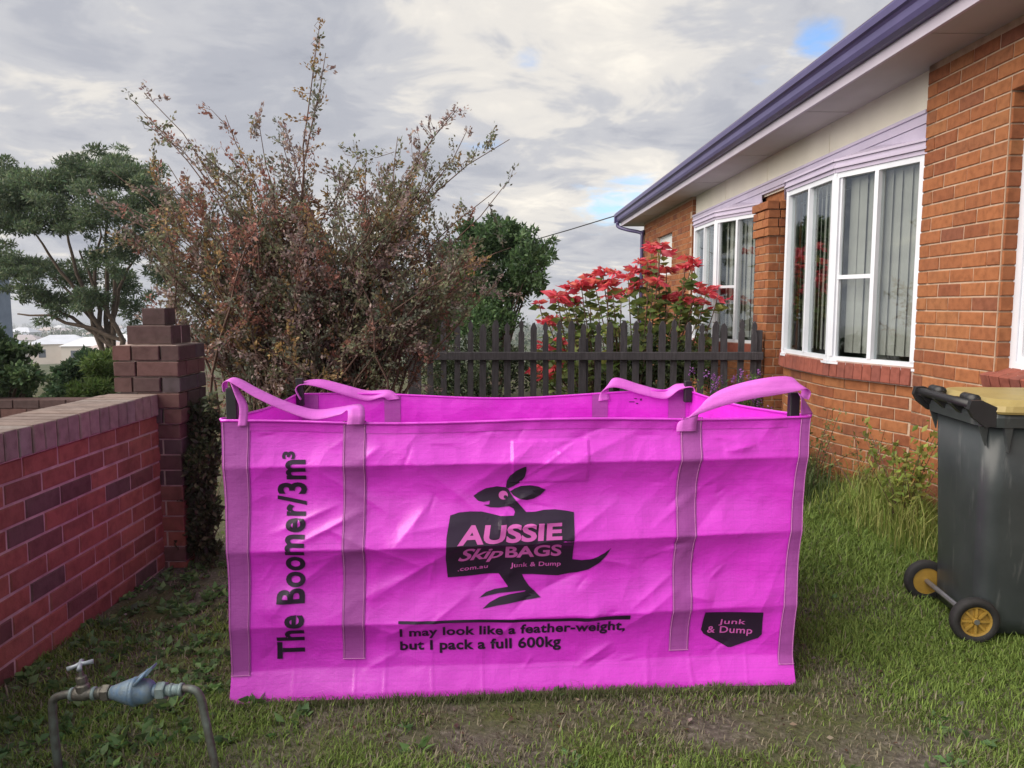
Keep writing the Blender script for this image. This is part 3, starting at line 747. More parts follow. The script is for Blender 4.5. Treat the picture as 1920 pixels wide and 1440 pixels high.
def poly_print(polys, off, name, mat, parent, step=.014):
    bm = bmesh.new()
    for pl in polys:
        vs = [bm.verts.new((x, 0, z)) for x, z in (art(*p) for p in pl)]
        from mathutils.geometry import tessellate_polygon
        for t in tessellate_polygon([[Vector((v.co.x, v.co.z, 0)) for v in vs]]):
            try: bm.faces.new([vs[i] for i in t])
            except ValueError: pass
    wrap_on_front(bm, off, step)
    me = bpy.data.meshes.new(name); bm.to_mesh(me); bm.free(); return link(name, me, mat, parent)
def text_mesh(body, bold=0.0, spacing=1.0, shear=0.0):
    cu = bpy.data.curves.new('t', 'FONT'); cu.body = body; cu.size = 1; cu.offset = bold; cu.space_character = spacing; cu.shear = shear; cu.resolution_u = 4
    ob = bpy.data.objects.new('t', cu); COL.objects.link(ob); bpy.context.view_layer.update()
    dg = bpy.context.evaluated_depsgraph_get(); me = bpy.data.meshes.new_from_object(ob.evaluated_get(dg)); bpy.data.objects.remove(ob); bpy.data.curves.remove(cu); return me
def text_print(body, quad, off, name, mat, parent, bold=.018, spacing=1.0, shear=0.0, step=.014):
    """quad: artwork corners (bottom-left, bottom-right, top-right, top-left) that the ink of the line fills"""
    me = text_mesh(body, bold, spacing, shear); bm = bmesh.new(); bm.from_mesh(me); bpy.data.meshes.remove(me)
    x0 = min(v.co.x for v in bm.verts); x1 = max(v.co.x for v in bm.verts); y0 = min(v.co.y for v in bm.verts); y1 = max(v.co.y for v in bm.verts)
    A, B, C, D = (Vector(art(*p)) for p in quad)
    for v in bm.verts:
        a = (v.co.x-x0)/(x1-x0); b = (v.co.y-y0)/(y1-y0)
        p = (A*(1-a)+B*a)*(1-b) + (D*(1-a)+C*a)*b; v.co = Vector((p.x, 0, p.y))
    wrap_on_front(bm, off, step); me = bpy.data.meshes.new(name); bm.to_mesh(me); bm.free(); o = link(name, me, mat, parent); o['kind'] = 'stuff'; return o
def ribbon(name, pts, side, width, mat, parent, th=.0028, sub=8):
    P = catmull(pts, sub); S = catmull(side, sub); vs = []; fs = []
    n = len(P)
    for i, (p, w) in enumerate(zip(P, S)):
        w = w.normalized()*width/2; t = (P[min(i+1, n-1)]-P[max(i-1, 0)]).normalized(); nn = t.cross(w).normalized()*th/2
        for k in (-1, -.33, .33, 1): vs.append(p+w*k+nn)
        for k in (1, .33, -.33, -1): vs.append(p+w*k-nn)
    for i in range(n-1):
        for k in range(8): fs.append((i*8+k, i*8+(k+1) % 8, (i+1)*8+(k+1) % 8, (i+1)*8+k))
    fs.append(tuple(range(8))); fs.append(tuple((n-1)*8+7-k for k in range(8)))
    return MB().add(vs, fs).build(name, mat, parent, True)
def build_bag():
    B = empty('skip_bag', BAG_O, BAG_A)
    tag(B, 'large open pink woven skip bag with dark printed lettering standing on the grass', 'bag')
    zs = np.linspace(0, 1, 200); xs = np.linspace(0, BL, 380)
    U, Tv = np.meshgrid(xs, zs); Zf = Tv*rim(U); V = np.stack([fx_(U, Zf), front_y(U, Zf), Zf], -1).reshape(-1, 3); ii = np.arange(U.size).reshape(U.shape)
    F = np.stack([ii[:-1, :-1], ii[:-1, 1:], ii[1:, 1:], ii[1:, :-1]], -1).reshape(-1, 4)
    front = link('front_panel', np_mesh('front_panel', V, F, smooth=True), M_PINK, B)
    # other panels
    def rear(u, v):
        z = v*(.985-.02*math.sin(math.pi*u)+.010*math.sin(u*9)); x = u*BL
        return (x*.985+.0, BD-.02*math.sin(math.pi*v)*math.sin(math.pi*u) + .03*(float(fbm(NW2, x*2.2, z*3, 3))-.44), z)
    V, F = grid_sheet(rear, np.linspace(0, 1, 90), np.linspace(0, 1, 40)); link('rear_panel', np_mesh('rear_panel', V, F, smooth=True), M_PINK, B)
    def side(sgn):
        def f(u, v):
            ztop = (1-u)*float(rim(0 if sgn < 0 else BL)) + u*.985 - .022*math.sin(math.pi*u)
            z = v*ztop; x0 = fpt(0 if sgn < 0 else BL, z); x1 = rear(0 if sgn < 0 else 1, z/.985)
            bow = sgn*(.045*math.sin(math.pi*u)*math.sin(math.pi*min(v, 1)*.9) + .03*math.sin(math.pi*u)*(float(fbm(NW3, u*3, z*3, 3))-.44))
            return (x0[0]*(1-u)+x1[0]*u + bow, x0[1]*(1-u)+x1[1]*u, z)
        return f
    for sg in (-1, 1):
        V, F = grid_sheet(side(sg), np.linspace(0, 1, 60), np.linspace(0, 1, 40)); link('side_panel', np_mesh('side_panel', V, F, smooth=True), M_PINK, B)
    V, F = grid_sheet(lambda u, v: (u*BL, -.02+v*(BD+.02), .012+.006*math.sin(u*19)*math.sin(v*13)), np.linspace(0, 1, 30), np.linspace(0, 1, 20)); link('floor_panel', np_mesh('floor_panel', V, F, smooth=True), M_PINK, B)
    # rolled hem along the rim
    hem = [fpt(x, float(rim(x))-.004, .003) for x in np.linspace(0, BL, 90)]
    MB().tube(hem, .0055, 6).build('rim_hem', M_PINK, B, True)
    MB().tube([rear(u, 1) for u in np.linspace(0, 1, 60)], .006, 6).build('rim_hem', M_PINK, B, True)
    for sg in (-1, 1): MB().tube([side(sg)(u, 1) for u in np.linspace(0, 1, 40)], .006, 6).build('rim_hem', M_PINK, B, True)
    # hem band and its stitching
    V, F = grid_sheet(lambda u, v: fpt(u, float(rim(u))-.012-.028*v, .003), np.linspace(.07, BL-.085, 150), (0, .5, 1)); link('hem_band', np_mesh('hem_band', V, F, smooth=True), M_PINK, B)
    # vertical webbing straps with stitched edges
    def strap(x0a, x1a, x0b, x1b, zb, nm):
        def f(u, v):
            z = 1.036 + (zb-1.036)*v; a = x0a+(x0b-x0a)*v; b = x1a+(x1b-x1a)*v; x = a+(b-a)*u
            return fpt(min(max(x, 0), BL), z, .0035+.001*math.sin(math.pi*u))
        V, F = grid_sheet(f, np.linspace(0, 1, 7), np.linspace(0, 1, 110)); o = link('strap', np_mesh('strap', V, F, smooth=True), M_STRAP, B)
        for e in (.07, .93):
            for k in range(1):
                MB().tube([Vector(f(e, v))+Vector((0, -.0018, 0)) for v in np.linspace(0, 1, 80)], .0013, 4, False).build('stitching', M_STITCH, o)
        MB().tube([Vector(f(u, .998))+Vector((0, -.0018, 0)) for u in np.linspace(0, 1, 8)], .0015, 4, False).build('stitching', M_STITCH, o)
        return o
    def ax(px, py): return art(px, py)[0]
    strap(.0, ax(468, 800), .0, ax(468, 1240), .09, 0)
    strap(ax(643, 800), ax(687, 800), ax(641, 1230), ax(684, 1230), art(660, 1243)[1], 1)
    strap(ax(1268, 800), ax(1308, 800), ax(1256, 1220), ax(1293, 1220), art(1275, 1226)[1], 2)
    strap(ax(1487, 800), BL, ax(1458, 1240), BL, .07, 3)
    # rear straps on the inside of the rear cloth
    def rstrap(u0, u1):
        def f(u, v): 
            p = rear(u0+(u1-u0)*u, 1-v); return (p[0], p[1]-.004, p[2]-.002)
        V, F = grid_sheet(f, np.linspace(0, 1, 5), np.linspace(0, 1, 20)); link('strap', np_mesh('strap', V, F, smooth=True), M_STRAP, B)
    rstrap(.745, .785); rstrap(.945, .99); rstrap(.01, .05); rstrap(.215, .255)
    # black corner posts
    for (x, y, zt) in ((.028, .035, 1.155), (BL-.012, .045, 1.12), (.02, BD-.04, 1.075), (BL*.985-.02, BD-.04, 1.045)):
        MB().box((x-.019, y-.015, .93), (x+.019, y+.015, zt)).build('corner_post', M_BLACK, B, False, .003)
    # lifting loops
    def L3(px, py, y):
        x, z = art(px, py); k = (2.75+y)/2.75       # seen point carried to depth y behind the face
        ex = BAG_O.x + x*math.cos(BAG_A)
        return Vector((x + (ex)*(k-1), y, 1.45+(z-1.45)*k))
    a = lambda *q: [L3(*p) for p in q]
    ribbon('lifting_loop', a((665, 797, -.012), (667, 780, -.011), (664, 765, .015), (640, 771, .05), (590, 778, .05), (535, 762, .04), (482, 738, .03), (447, 718, .03), (430, 712, .035), (422, 720, .06), (424, 734, .065)),
           [Vector(v) for v in ((1, 0, 0), (1, .1, 0), (.8, .5, .25), (.2, 1, .45), (.0, 1, .55), (-.1, 1, .5), (-.1, 1, .5), (0, 1, .3), (0, 1, .1), (0, 1, 0), (0, 1, 0))], .060, M_LOOP, B)
    ribbon('lifting_loop', a((433, 716, .02), (444, 738, .01), (455, 765, 0), (452, 800, -.006)), [Vector(v) for v in ((0, 1, .1), (.4, .8, 0), (.8, .4, 0), (1, 0, 0))], .03, M_LOOP, B)
    ribbon('lifting_loop', a((1288, 810, -.012), (1292, 788, -.006), (1312, 768, .01), (1352, 748, .02), (1400, 734, .02), (1450, 725, .02), (1490, 721, .03), (1508, 724, .04), (1516, 735, .05), (1512, 748, .05)),
           [Vector(v) for v in ((1, 0, 0), (1, .1, .2), (.65, .4, .65), (.3, .5, .85), (.15, .5, .9), (.1, .5, .9), (.05, .7, .6), (0, 1, .2), (0, 1, 0), (0, 1, 0))], .075, M_LOOP, B)
    ribbon('lifting_loop', a((1500, 738, .005), (1508, 752, -.002), (1516, 778, 0)), [Vector(v) for v in ((.2, 1, .2), (.5, .7, 0), (1, .2, 0))], .05, M_STRAP, B)
    def rl(pts, side): ribbon('lifting_loop', [Vector(p) for p in pts], [Vector(v) for v in side], .062, M_LOOP, B)
    rl(((.50, BD-.02, .955), (.46, BD-.01, .985), (.36, BD, .975), (.25, BD-.01, 1.005), (.13, BD-.02, 1.042), (.04, BD-.03, 1.048), (.005, BD-.05, 1.02), (.03, BD-.06, .965)),
       ((1, 0, .1), (.6, .6, .5), (.1, .6, .8), (0, .6, .8), (0, .8, .6), (0, 1, .2), (0, 1, 0), (0, 1, 0)))
    xr = BL*.985
    rl(((xr-.47, BD-.02, .94), (xr-.46, BD-.005, 1.005), (xr-.40, BD, 1.035), (xr-.26, BD-.01, .995), (xr-.14, BD-.02, .972), (xr-.07, BD-.03, 1.012), (xr+.0, BD-.04, 1.015), (xr+.012, BD-.05, .965)),
       ((1, 0, .1), (.7, .5, .5), (.2, .6, .8), (0, .6, .8), (0, .7, .7), (0, .9, .4), (0, 1, .1), (0, 1, 0)))
    # ---------------- print
    OFF = .0030
    text_print('The Boomer/3m', ((570, 1243), (574, 863), (519, 863), (517, 1243)), OFF, 'volume_lettering', M_INK, B, .028, 1.06)
    text_print('3', ((553, 862), (553, 848), (529, 848), (529, 862)), OFF, 'volume_lettering', M_INK, B, .04)
    text_print('I may look like a feather-weight,', ((750, 1203), (1172, 1192), (1172, 1166), (750, 1178)), OFF, 'slogan_lettering', M_INK, B, .03, 1.05)
    text_print('but I pack a full 600kg', ((750, 1232), (1053, 1224), (1052, 1196), (750, 1207)), OFF, 'slogan_lettering', M_INK, B, .03, 1.05)
    poly_print([[(748, 1163), (900, 1160), (1050, 1160), (1180, 1154), (1180, 1163), (1050, 1166), (900, 1166), (748, 1168)]], OFF, 'slogan_rule', M_INK, B)
    sc = lambda pts: [(820+x/4.8, 860+y/4.8) for x, y in pts]
    body = sc([(118, 518), (200, 492), (300, 482), (400, 482), (480, 500), (570, 520), (690, 520), (702, 490), (688, 460), (650, 440), (560, 452), (480, 448), (415, 428), (470, 425), (478, 392), (420, 402), (370, 392), (328, 350), (370, 318), (440, 282), (540, 265), (625, 275), (650, 300), (665, 330), (690, 365), (740, 420), (800, 490), (880, 488), (960, 472), (1060, 468), (1150, 478), (1224, 492), (1220, 700), (1215, 925), (1300, 932), (1380, 920), (1440, 895), (1500, 860), (1556, 812), (1520, 880), (1450, 960), (1360, 1020), (1260, 1052), (1180, 1062), (1090, 1080), (960, 1070), (860, 1060), (765, 1058), (790, 1110), (830, 1165), (930, 1262), (800, 1285), (640, 1310), (540, 1325), (408, 1352), (470, 1300), (560, 1255), (660, 1232), (790, 1212), (800, 1202), (700, 1210), (560, 1222), (470, 1240), (380, 1262), (440, 1215), (520, 1188), (640, 1170), (600, 1110), (555, 1050), (400, 1060), (300, 1070), (95, 1085), (78, 900), (85, 700)])
    lg = poly_print([body], OFF, 'logo', M_INK, B)
    ears = [sc([(622, 272), (630, 215), (660, 160), (710, 112), (770, 76), (798, 68), (800, 110), (790, 165), (750, 225), (690, 262), (640, 285)]),
            sc([(660, 310), (700, 285), (760, 258), (840, 252), (910, 262), (975, 292), (930, 340), (870, 372), (810, 384), (740, 372), (690, 345)])]
    poly_print(ears, OFF, 'ear', M_INK, lg)
    circ = lambda cx, cy, r: sc([(cx+r*math.cos(k*math.pi/9), cy+r*math.sin(k*math.pi/9)*.95) for k in range(18)])
    poly_print([circ(598, 345, 42)], OFF+.0012, 'eye', M_INKP, lg); poly_print([circ(618, 360, 17)], OFF+.0022, 'pupil', M_INK, lg)
    q = lambda a, b, c, d: tuple(sc([a, b, c, d]))
    T = OFF+.0013
    text_print('AUSSIE', q((180, 770), (1112, 722), (1118, 575), (215, 600)), T, 'logo_lettering', M_INKP, lg, .035, 1.0)
    text_print('Skip', q((175, 975), (585, 925), (600, 790), (215, 800)), T, 'logo_lettering', M_INKP, lg, .02, .95, .25)
    text_print('BAGS', q((612, 898), (1112, 890), (1115, 765), (615, 780)), T, 'logo_lettering', M_INKP, lg, .03)
    text_print('.com.au', q((185, 1030), (455, 1000), (458, 975), (188, 1000)), T, 'logo_lettering', M_INKP, lg, .012, 1.05)
    text_print('Junk & Dump', q((660, 1000), (1112, 1000), (1115, 945), (662, 945)), T, 'logo_lettering', M_INKP, lg, .015, 1.05)
    bd = poly_print([[(1322, 1152), (1430, 1152), (1430, 1195), (1424, 1202), (1374, 1221), (1368, 1221), (1322, 1196), (1317, 1188)]], OFF, 'badge', M_INK, B)
    text_print('Junk', ((1349, 1180), (1399, 1180), (1400, 1167), (1350, 1167)), T, 'badge_lettering', M_INKP, bd, .012, 1.05)
    text_print('& Dump', ((1328, 1198), (1412, 1199), (1413, 1182), (1329, 1181)), T, 'badge_lettering', M_INKP, bd, .012, 1.05)
    # a scrap of print that shows on the inside of the rear cloth
    pm = MB()
    for (u, v, a, b) in ((.848, .945, .030, .004), (.858, .962, .016, .004), (.862, .935, .012, .005), (.872, .955, .008, .010)):
        p = Vector(rear(u, v)) + Vector((0, -.006, 0)); pm.box((p.x-a/2, p.y, p.z-b/2), (p.x+a/2, p.y+.0006, p.z+b/2))
    tag(pm.build('print_mark', M_INK, B), kind='stuff')
    return B
build_bag()

# ================================================================== wheelie bin
def build_bin():
    B = empty('wheelie_bin', (2.30, 3.40, float(gz(2.3, 3.4))+.0), R(-6))
    tag(B, 'dark grey wheelie bin with yellow lid and yellow wheel hubs', 'wheelie bin')
    m, nt, N, L, b = nodes_of('bin_plastic')
    f = N_noise(N, L, 4, 7, .65); sc_ = N_noise(N, L, 30, 4, .6, stretch=(1, 1, .15))
    c = N_ramp(N, L, f, [(.3, (.028, .035, .038)), (.7, (.047, .057, .060))])
    c = N_mix(N, L, N_math(N, L, 'MULTIPLY', N_math(N, L, 'SUBTRACT', sc_, .58, True), 3, True), c, (.14, .15, .15))
    L.new(c, b.inputs['Base Color']); b.inputs['Roughness'].default_value = .38; N_bump(N, L, b, N_noise(N, L, 200, 3), .15, .002)
    mb_ = m
    def rrect(x0, x1, y0, y1, r, z, n=5):
        out = []
        for (cx, cy, a0) in ((x1-r, y1-r, 0), (x0+r, y1-r, 90), (x0+r, y0+r, 180), (x1-r, y0+r, 270)):
            for k in range(n+1):
                a = R(a0+90*k/n); out.append((cx+r*math.cos(a), cy+r*math.sin(a), z))
        return out
    # local: back (handle, wheels) towards -x
    secs = [(-.255, .20, -.215, .215, .05, .035), (-.262, .215, -.222, .222, .06, .10), (-.268, .25, -.232, .232, .07, .30), (-.280, .30, -.252, .252, .075, .65), (-.290, .345, -.270, .270, .08, .94)]
    rim_ = [(-.318, .378, -.292, .292, .08, .945), (-.322, .382, -.296, .296, .08, .985), (-.318, .378, -.290, .290, .08, 1.0)]
    def loft(S):
        M = MB(); n = 24; rings = [rrect(*s) for s in S]; vs = [q for r in rings for q in r]; k = len(rings[0]); fs = []
        for i in range(len(S)-1):
            for j in range(k): fs.append((i*k+j, i*k+(j+1) % k, (i+1)*k+(j+1) % k, (i+1)*k+j))
        fs.append(tuple(range(k-1, -1, -1))); fs.append(tuple((len(S)-1)*k+j for j in range(k))); return M.add(vs, fs)
    o = loft(secs).build('body', mb_, B, True)
    for p in o.data.polygons: p.use_smooth = len(p.vertices) == 4
    r = loft(rim_).build('rim', mb_, B)
    # vertical ribs under the rim at the back corners
    for s in (-1, 1):
        MB().prism([(-.312, .944), (-.275, .944), (-.282, .86)], s*.235-.006, s*.235+.006, 'y').build('rib', mb_, B)
    for s in (-1, 1): MB().prism([(-.235, .945), (-.20, .945), (-.212, .84)], s*.262, s*.286, 'y').build('rib', mb_, B)
    # lid
    lid = loft([(-.30, .40, -.305, .305, .085, 1.002), (-.305, .405, -.310, .310, .085, 1.012), (-.300, .400, -.305, .305, .085, 1.035), (-.26, .33, -.26, .26, .09, 1.058), (-.15, .2, -.15, .15, .08, 1.066)]).build('lid', plain('yellow_lid', (.40, .32, .13), (.29, .225, .08), 5, .45, .1), B)
    # handle with brackets along the back edge
    hb = MB()
    for y in (-.235, -.08, .08, .235): hb.prism([(-.29, .955), (-.29, 1.02), (-.325, 1.050), (-.360, 1.048), (-.366, 1.02), (-.33, .985)], y-.020, y+.020, 'y')
    hd = hb.build('handle_bracket', M_BLACK, B); tag(hd, kind='stuff')
    MB().tube([(-.350, -.285, 1.034), (-.350, .285, 1.034)], .019, 12).build('handle', M_BLACK, B, True)
    for s in (-1, 1): MB().prism([(-.27, .95), (-.27, 1.03), (-.33, 1.058), (-.372, 1.056), (-.380, 1.02), (-.36, .985), (-.31, .945)], s*.262, s*.29, 'y').build('handle_end', M_BLACK, B)
    for y in (-.16, .16):
        MB().tube([(-.318, y-.05, 1.052), (-.318, y+.05, 1.052)], .022, 12).build('hinge', M_BLACK, B, True)
    # axle and wheels
    MB().tube([(-.285, -.27, .10), (-.285, .27, .10)], .012, 8).build('axle', plain('galvanised', (.4, .4, .42), (.3, .3, .32), 20, .4, .1, .8), B)
    yel = plain('yellow_hub', (.42, .26, .045), (.25, .16, .035), 16, .5, .2)
    for s in (-1, 1):
        M = Matrix.Translation((-.285, s*.245, .10)) @ Matrix.Rotation(R(90) if s < 0 else R(-90), 4, 'X')
        w = MB().lathe([(.066, -.02), (.092, -.024), (.099, -.014), (.101, 0), (.099, .014), (.092, .024), (.066, .022), (.066, -.02)], 32, M).build('wheel', M_TYRE, B, True)
        rm = MB().lathe([(.0, .002), (.02, .004), (.056, .000), (.058, .016), (.068, .019), (.068, -.015), (.0, -.015)], 28, M).build('hub', yel, w)
        for k in range(8):
            Q = M @ Matrix.Rotation(k*math.pi/4, 4, 'Z'); MB().box((.016, -.005, .003), (.058, .005, .016), Q).build('spoke', yel, w)
        MB().lathe([(.0, .022), (.012, .022), (.016, .004)], 12, M).build('axle_cap', yel, w)
build_bin()

# ================================================================== water meter
def build_meter():
    gx, gy = -1.17, 2.25
    B = empty('water_meter', (gx, gy, float(gz(gx, gy))))
    tag(B, 'old blue water meter on bent copper pipes with a tap handle', 'water meter')
    Z = .262
    pipe = plain('aged_copper_pipe', (.20, .24, .22), (.10, .085, .075), 22, .55, .3, .5)
    verd = plain('verdigris_brass', (.26, .36, .37), (.20, .22, .21), 26, .6, .35, .35)
    blue = plain('worn_blue_paint', (.13, .23, .38), (.22, .27, .29), 30, .5, .35, .2)
    brass = plain('dull_brass', (.21, .20, .17), (.11, .105, .095), 30, .5, .4, .6)
    # risers with bends
    MB().tube(catmull([(-.238, .01, -.08), (-.243, 0, .10), (-.245, 0, .20), (-.238, 0, .238), (-.205, 0, .252), (-.165, 0, .256)], 6), .0125, 12).build('riser_pipe', pipe, B, True)
    MB().tube(catmull([(.272, -.03, -.08), (.255, -.02, .04), (.222, 0, .19), (.210, 0, .250), (.188, 0, .270), (.150, 0, .273)], 6), .0120, 12).build('riser_pipe', pipe, B, True)
    # run of fittings along x
    def lx(prof, name, mat, n=20):
        M = Matrix.Translation((0, 0, Z)) @ Matrix.Rotation(-.045, 4, 'Y') @ Matrix.Rotation(R(90), 4, 'Y')
        return MB().lathe(prof, n, M).build(name, mat, B, n > 8)
    lx([(0, -.175), (.019, -.175), (.021, -.168), (.021, -.135), (.017, -.130), (.016, -.10), (.019, -.098), (.019, -.088), (0, -.088)], 'valve_body', brass)
    lx([(0, -.086), (.025, -.086), (.026, -.082), (.026, -.068), (.025, -.064), (0, -.064)], 'union_nut', brass, n=6)
    for q in (-.186, -.118, .120, .150): lx([(0, q), (.0195, q), (.0205, q+.003), (.0195, q+.010), (0, q+.010)], 'collar', verd)
    lx([(0, -.100), (.0165, -.100), (.0165, -.062), (.02, -.060), (.02, -.050), (0, -.05)], 'union', verd)
    lx([(0, -.058), (.020, -.058), (.024, -.045), (.033, -.020), (.039, -.002), (.040, .010), (0, .010)], 'meter_inlet', blue)
    lx([(0, .008), (.043, .008), (.044, .014), (.043, .020), (.038, .021), (.037, .050), (.031, .062), (.024, .070), (0, .070)], 'meter_body', blue)
    lx([(0, .068), (.020, .068), (.020, .084), (.0, .084)], 'outlet', blue)
    lx([(0, .082), (.026, .082), (.028, .086), (.028, .104), (.026, .108), (0, .108)], 'union_nut', verd, n=6)
    lx([(0, .105), (.0165, .105), (.0175, .13), (.0165, .16), (0, .16)], 'tail_pipe', verd)
    # dial face lid, flipped up
    M = Matrix.Translation((.040, -.005, Z+.045)) @ Matrix.Rotation(R(-48), 4, 'Y')
    MB().lathe([(0, 0), (.030, 0), (.032, .004), (.030, .009), (0, .010)], 18, M).build('register', blue, B, True)
    MB().prism([(.030, Z+.040), (.060, Z+.060), (.078, Z+.082), (.076, Z+.088), (.050, Z+.066), (.024, Z+.050)], -.02, .014, 'y').build('register_lid', blue, B)
    # tap: bonnet, spindle and cross handle
    M = Matrix.Translation((-.148, 0, Z+.012)) @ Matrix.Rotation(R(-4), 4, 'Y')
    bn = MB().lathe([(0, -.01), (.020, -.01), (.020, .010), (.014, .014), (.016, .022), (.016, .036), (.009, .04), (.006, .058), (.006, .074), (0, .074)], 14, M).build('bonnet', brass, B)
    hm = plain('chipped_white_tap', (.42, .46, .50), (.20, .24, .30), 20, .5, .2, .3)
    Mh = Matrix.Translation((-.151, 0, Z+.085)) @ Matrix.Rotation(R(-10), 4, 'Y') @ Matrix.Rotation(R(25), 4, 'Z')
    h = MB()
    for k in range(2):
        Q = Mh @ Matrix.Rotation(R(90*k), 4, 'Z'); h.tube([Q @ Vector((-.036, 0, 0)), Q @ Vector((-.014, 0, .002)), Q @ Vector((0, 0, .003)), Q @ Vector((.014, 0, .002)), Q @ Vector((.036, 0, 0))], [.008, .006, .009, .006, .008], 8)
    h.build('tap_handle', hm, B, True)
build_meter()

# ================================================================== picket fence
def build_fence():
    B = empty('picket_fence', (0, 7.68, 0)); tag(B, 'dark weathered timber picket fence behind the pink bag', 'fence')
    r = random.Random(5)
    MB().box((-1.02, -.062, .905), (2.50, -.022, .985)).build('rail', M_FENCE, B, False, .004)
    MB().box((-1.02, -.062, .30), (2.50, -.022, .38)).build('rail', M_FENCE, B, False, .004)
    for x in (-1.0, .72, 2.46): MB().box((x-.045, .003, -.1), (x+.045, .09, 1.12 if x < 2 else 1.2)).build('post', M_FENCE, B, False, .004)
    x = -.95; i = 0
    while x < 2.52:
        h = 1.285 + r.uniform(-.02, .025) - (.09 if i < 2 else 0); w = .031 + r.uniform(-.004, .003)
        if i == 2: h = 1.30
        prof = [(-w, .06), (w, .06), (w, h-.13), (w*.62, h-.115), (w*.55, h-.09), (w*.9, h-.065), (w*.75, h-.03), (0, h+.005), (-w*.75, h-.03), (-w*.9, h-.065), (-w*.55, h-.09), (-w*.62, h-.115), (-w, h-.13)]
        if r.random() < .3: prof = [(-w, .06), (w, .06), (w, h-.05), (w*.3, h), (-w*.4, h-.01), (-w, h-.06)]
        lean = r.gauss(0, .008); M = Matrix.Translation((x, 0, 0)) @ Matrix.Rotation(lean, 4, 'Y')
        MB().prism(prof, -.020, -.001, 'y', M).build('picket', M_FENCE, B); x += .128 + r.uniform(-.008, .008); i += 1
build_fence()

# ================================================================== plants
def leaf_quads(C, D, L, Wd, col, curl=0.25, seed=0):
    """C centres (n,3), D growth directions (n,3), L lengths, Wd widths, col (n,3) -> V, F, tint: a bent four-point leaf"""
    r = np.random.default_rng(seed); n = len(C)
    D = D/np.linalg.norm(D, axis=1, keepdims=True); U = r.normal(size=(n, 3)); S = np.cross(D, U); S /= np.linalg.norm(S, axis=1, keepdims=True)+1e-9
    Nn = np.cross(S, D); L = np.asarray(L)[:, None]*np.ones((n, 1)); Wd = np.asarray(Wd)[:, None]*np.ones((n, 1))
    a = C; b = C+D*L*.45+S*Wd*.5+Nn*L*curl*.3; c = C+D*L-Nn*L*curl*.2; d = C+D*L*.45-S*Wd*.5+Nn*L*curl*.3
    V = np.stack([a, b, c, d], 1).reshape(-1, 3); i = np.arange(n)*4
    F = np.concatenate([np.stack([i, i+1, i+2], 1), np.stack([i, i+2, i+3], 1)])
    return V, F, np.repeat(col, 4, axis=0)
def pick(r, pal, n, var=.18):
    pal = np.array(pal); k = r.integers(0, len(pal), n); return np.clip(pal[k]*(1+r.normal(0, var, (n, 1)))*(1+r.normal(0, .05, (n, 3))), .005, .9)
def bez(a, b, c, t): return ((1-t)**2)[:, None]*a + (2*t*(1-t))[:, None]*b + (t*t)[:, None]*c
def tubes_np(mb, P, r0, r1, n=4):
    k = len(P); mb.tube(list(map(tuple, P)), list(np.linspace(r0, r1, k)), n, False)
def clump_crown(r, clumps, n, L, Wd, pal, droop=0.0, shell=.55):
    n = int(n*1.15)
    """leaves spread through ellipsoid clumps (x, y, z, rx, ry, rz), thicker towards each clump's skin"""
    cl = np.array(clumps); vol = cl[:, 3]*cl[:, 4]*cl[:, 5]; k = r.choice(len(cl), n, p=vol**.75/np.sum(vol**.75))
    d = r.normal(size=(n, 3)); d /= np.linalg.norm(d, axis=1, keepdims=True); q = r.random(n)**.45*(1+r.normal(0, .10, n))
    C = cl[k, :3]+d*q[:, None]*cl[k, 3:6]; D = d*shell+r.normal(0, .6, (n, 3))+np.array([0, 0, .25-droop])
    tone = 1+.45*(r.random(len(cl))-.5)
    col = pick(r, pal, n)*tone[k][:, None]
    return leaf_quads(C, D, L*(.7+.6*r.random(n)), Wd*(.7+.6*r.random(n)), col, seed=int(r.integers(1e6)))
def thing_tree(name, label, cat, base, wood_mb, wood_mat, leaves, group=None, leaf_name='crown', wood_name='trunk'):
    T = empty(name, base); tag(T, label, cat, group)
    b = Vector(base)
    wood_mb.v = [tuple(Vector(v)-b) for v in wood_mb.v]; wood_mb.build(wood_name, wood_mat, T, True)
    V, F, c = leaves; o = link(leaf_name, np_mesh(leaf_name, V-np.array(base), F, c), M_LEAF, T); return T

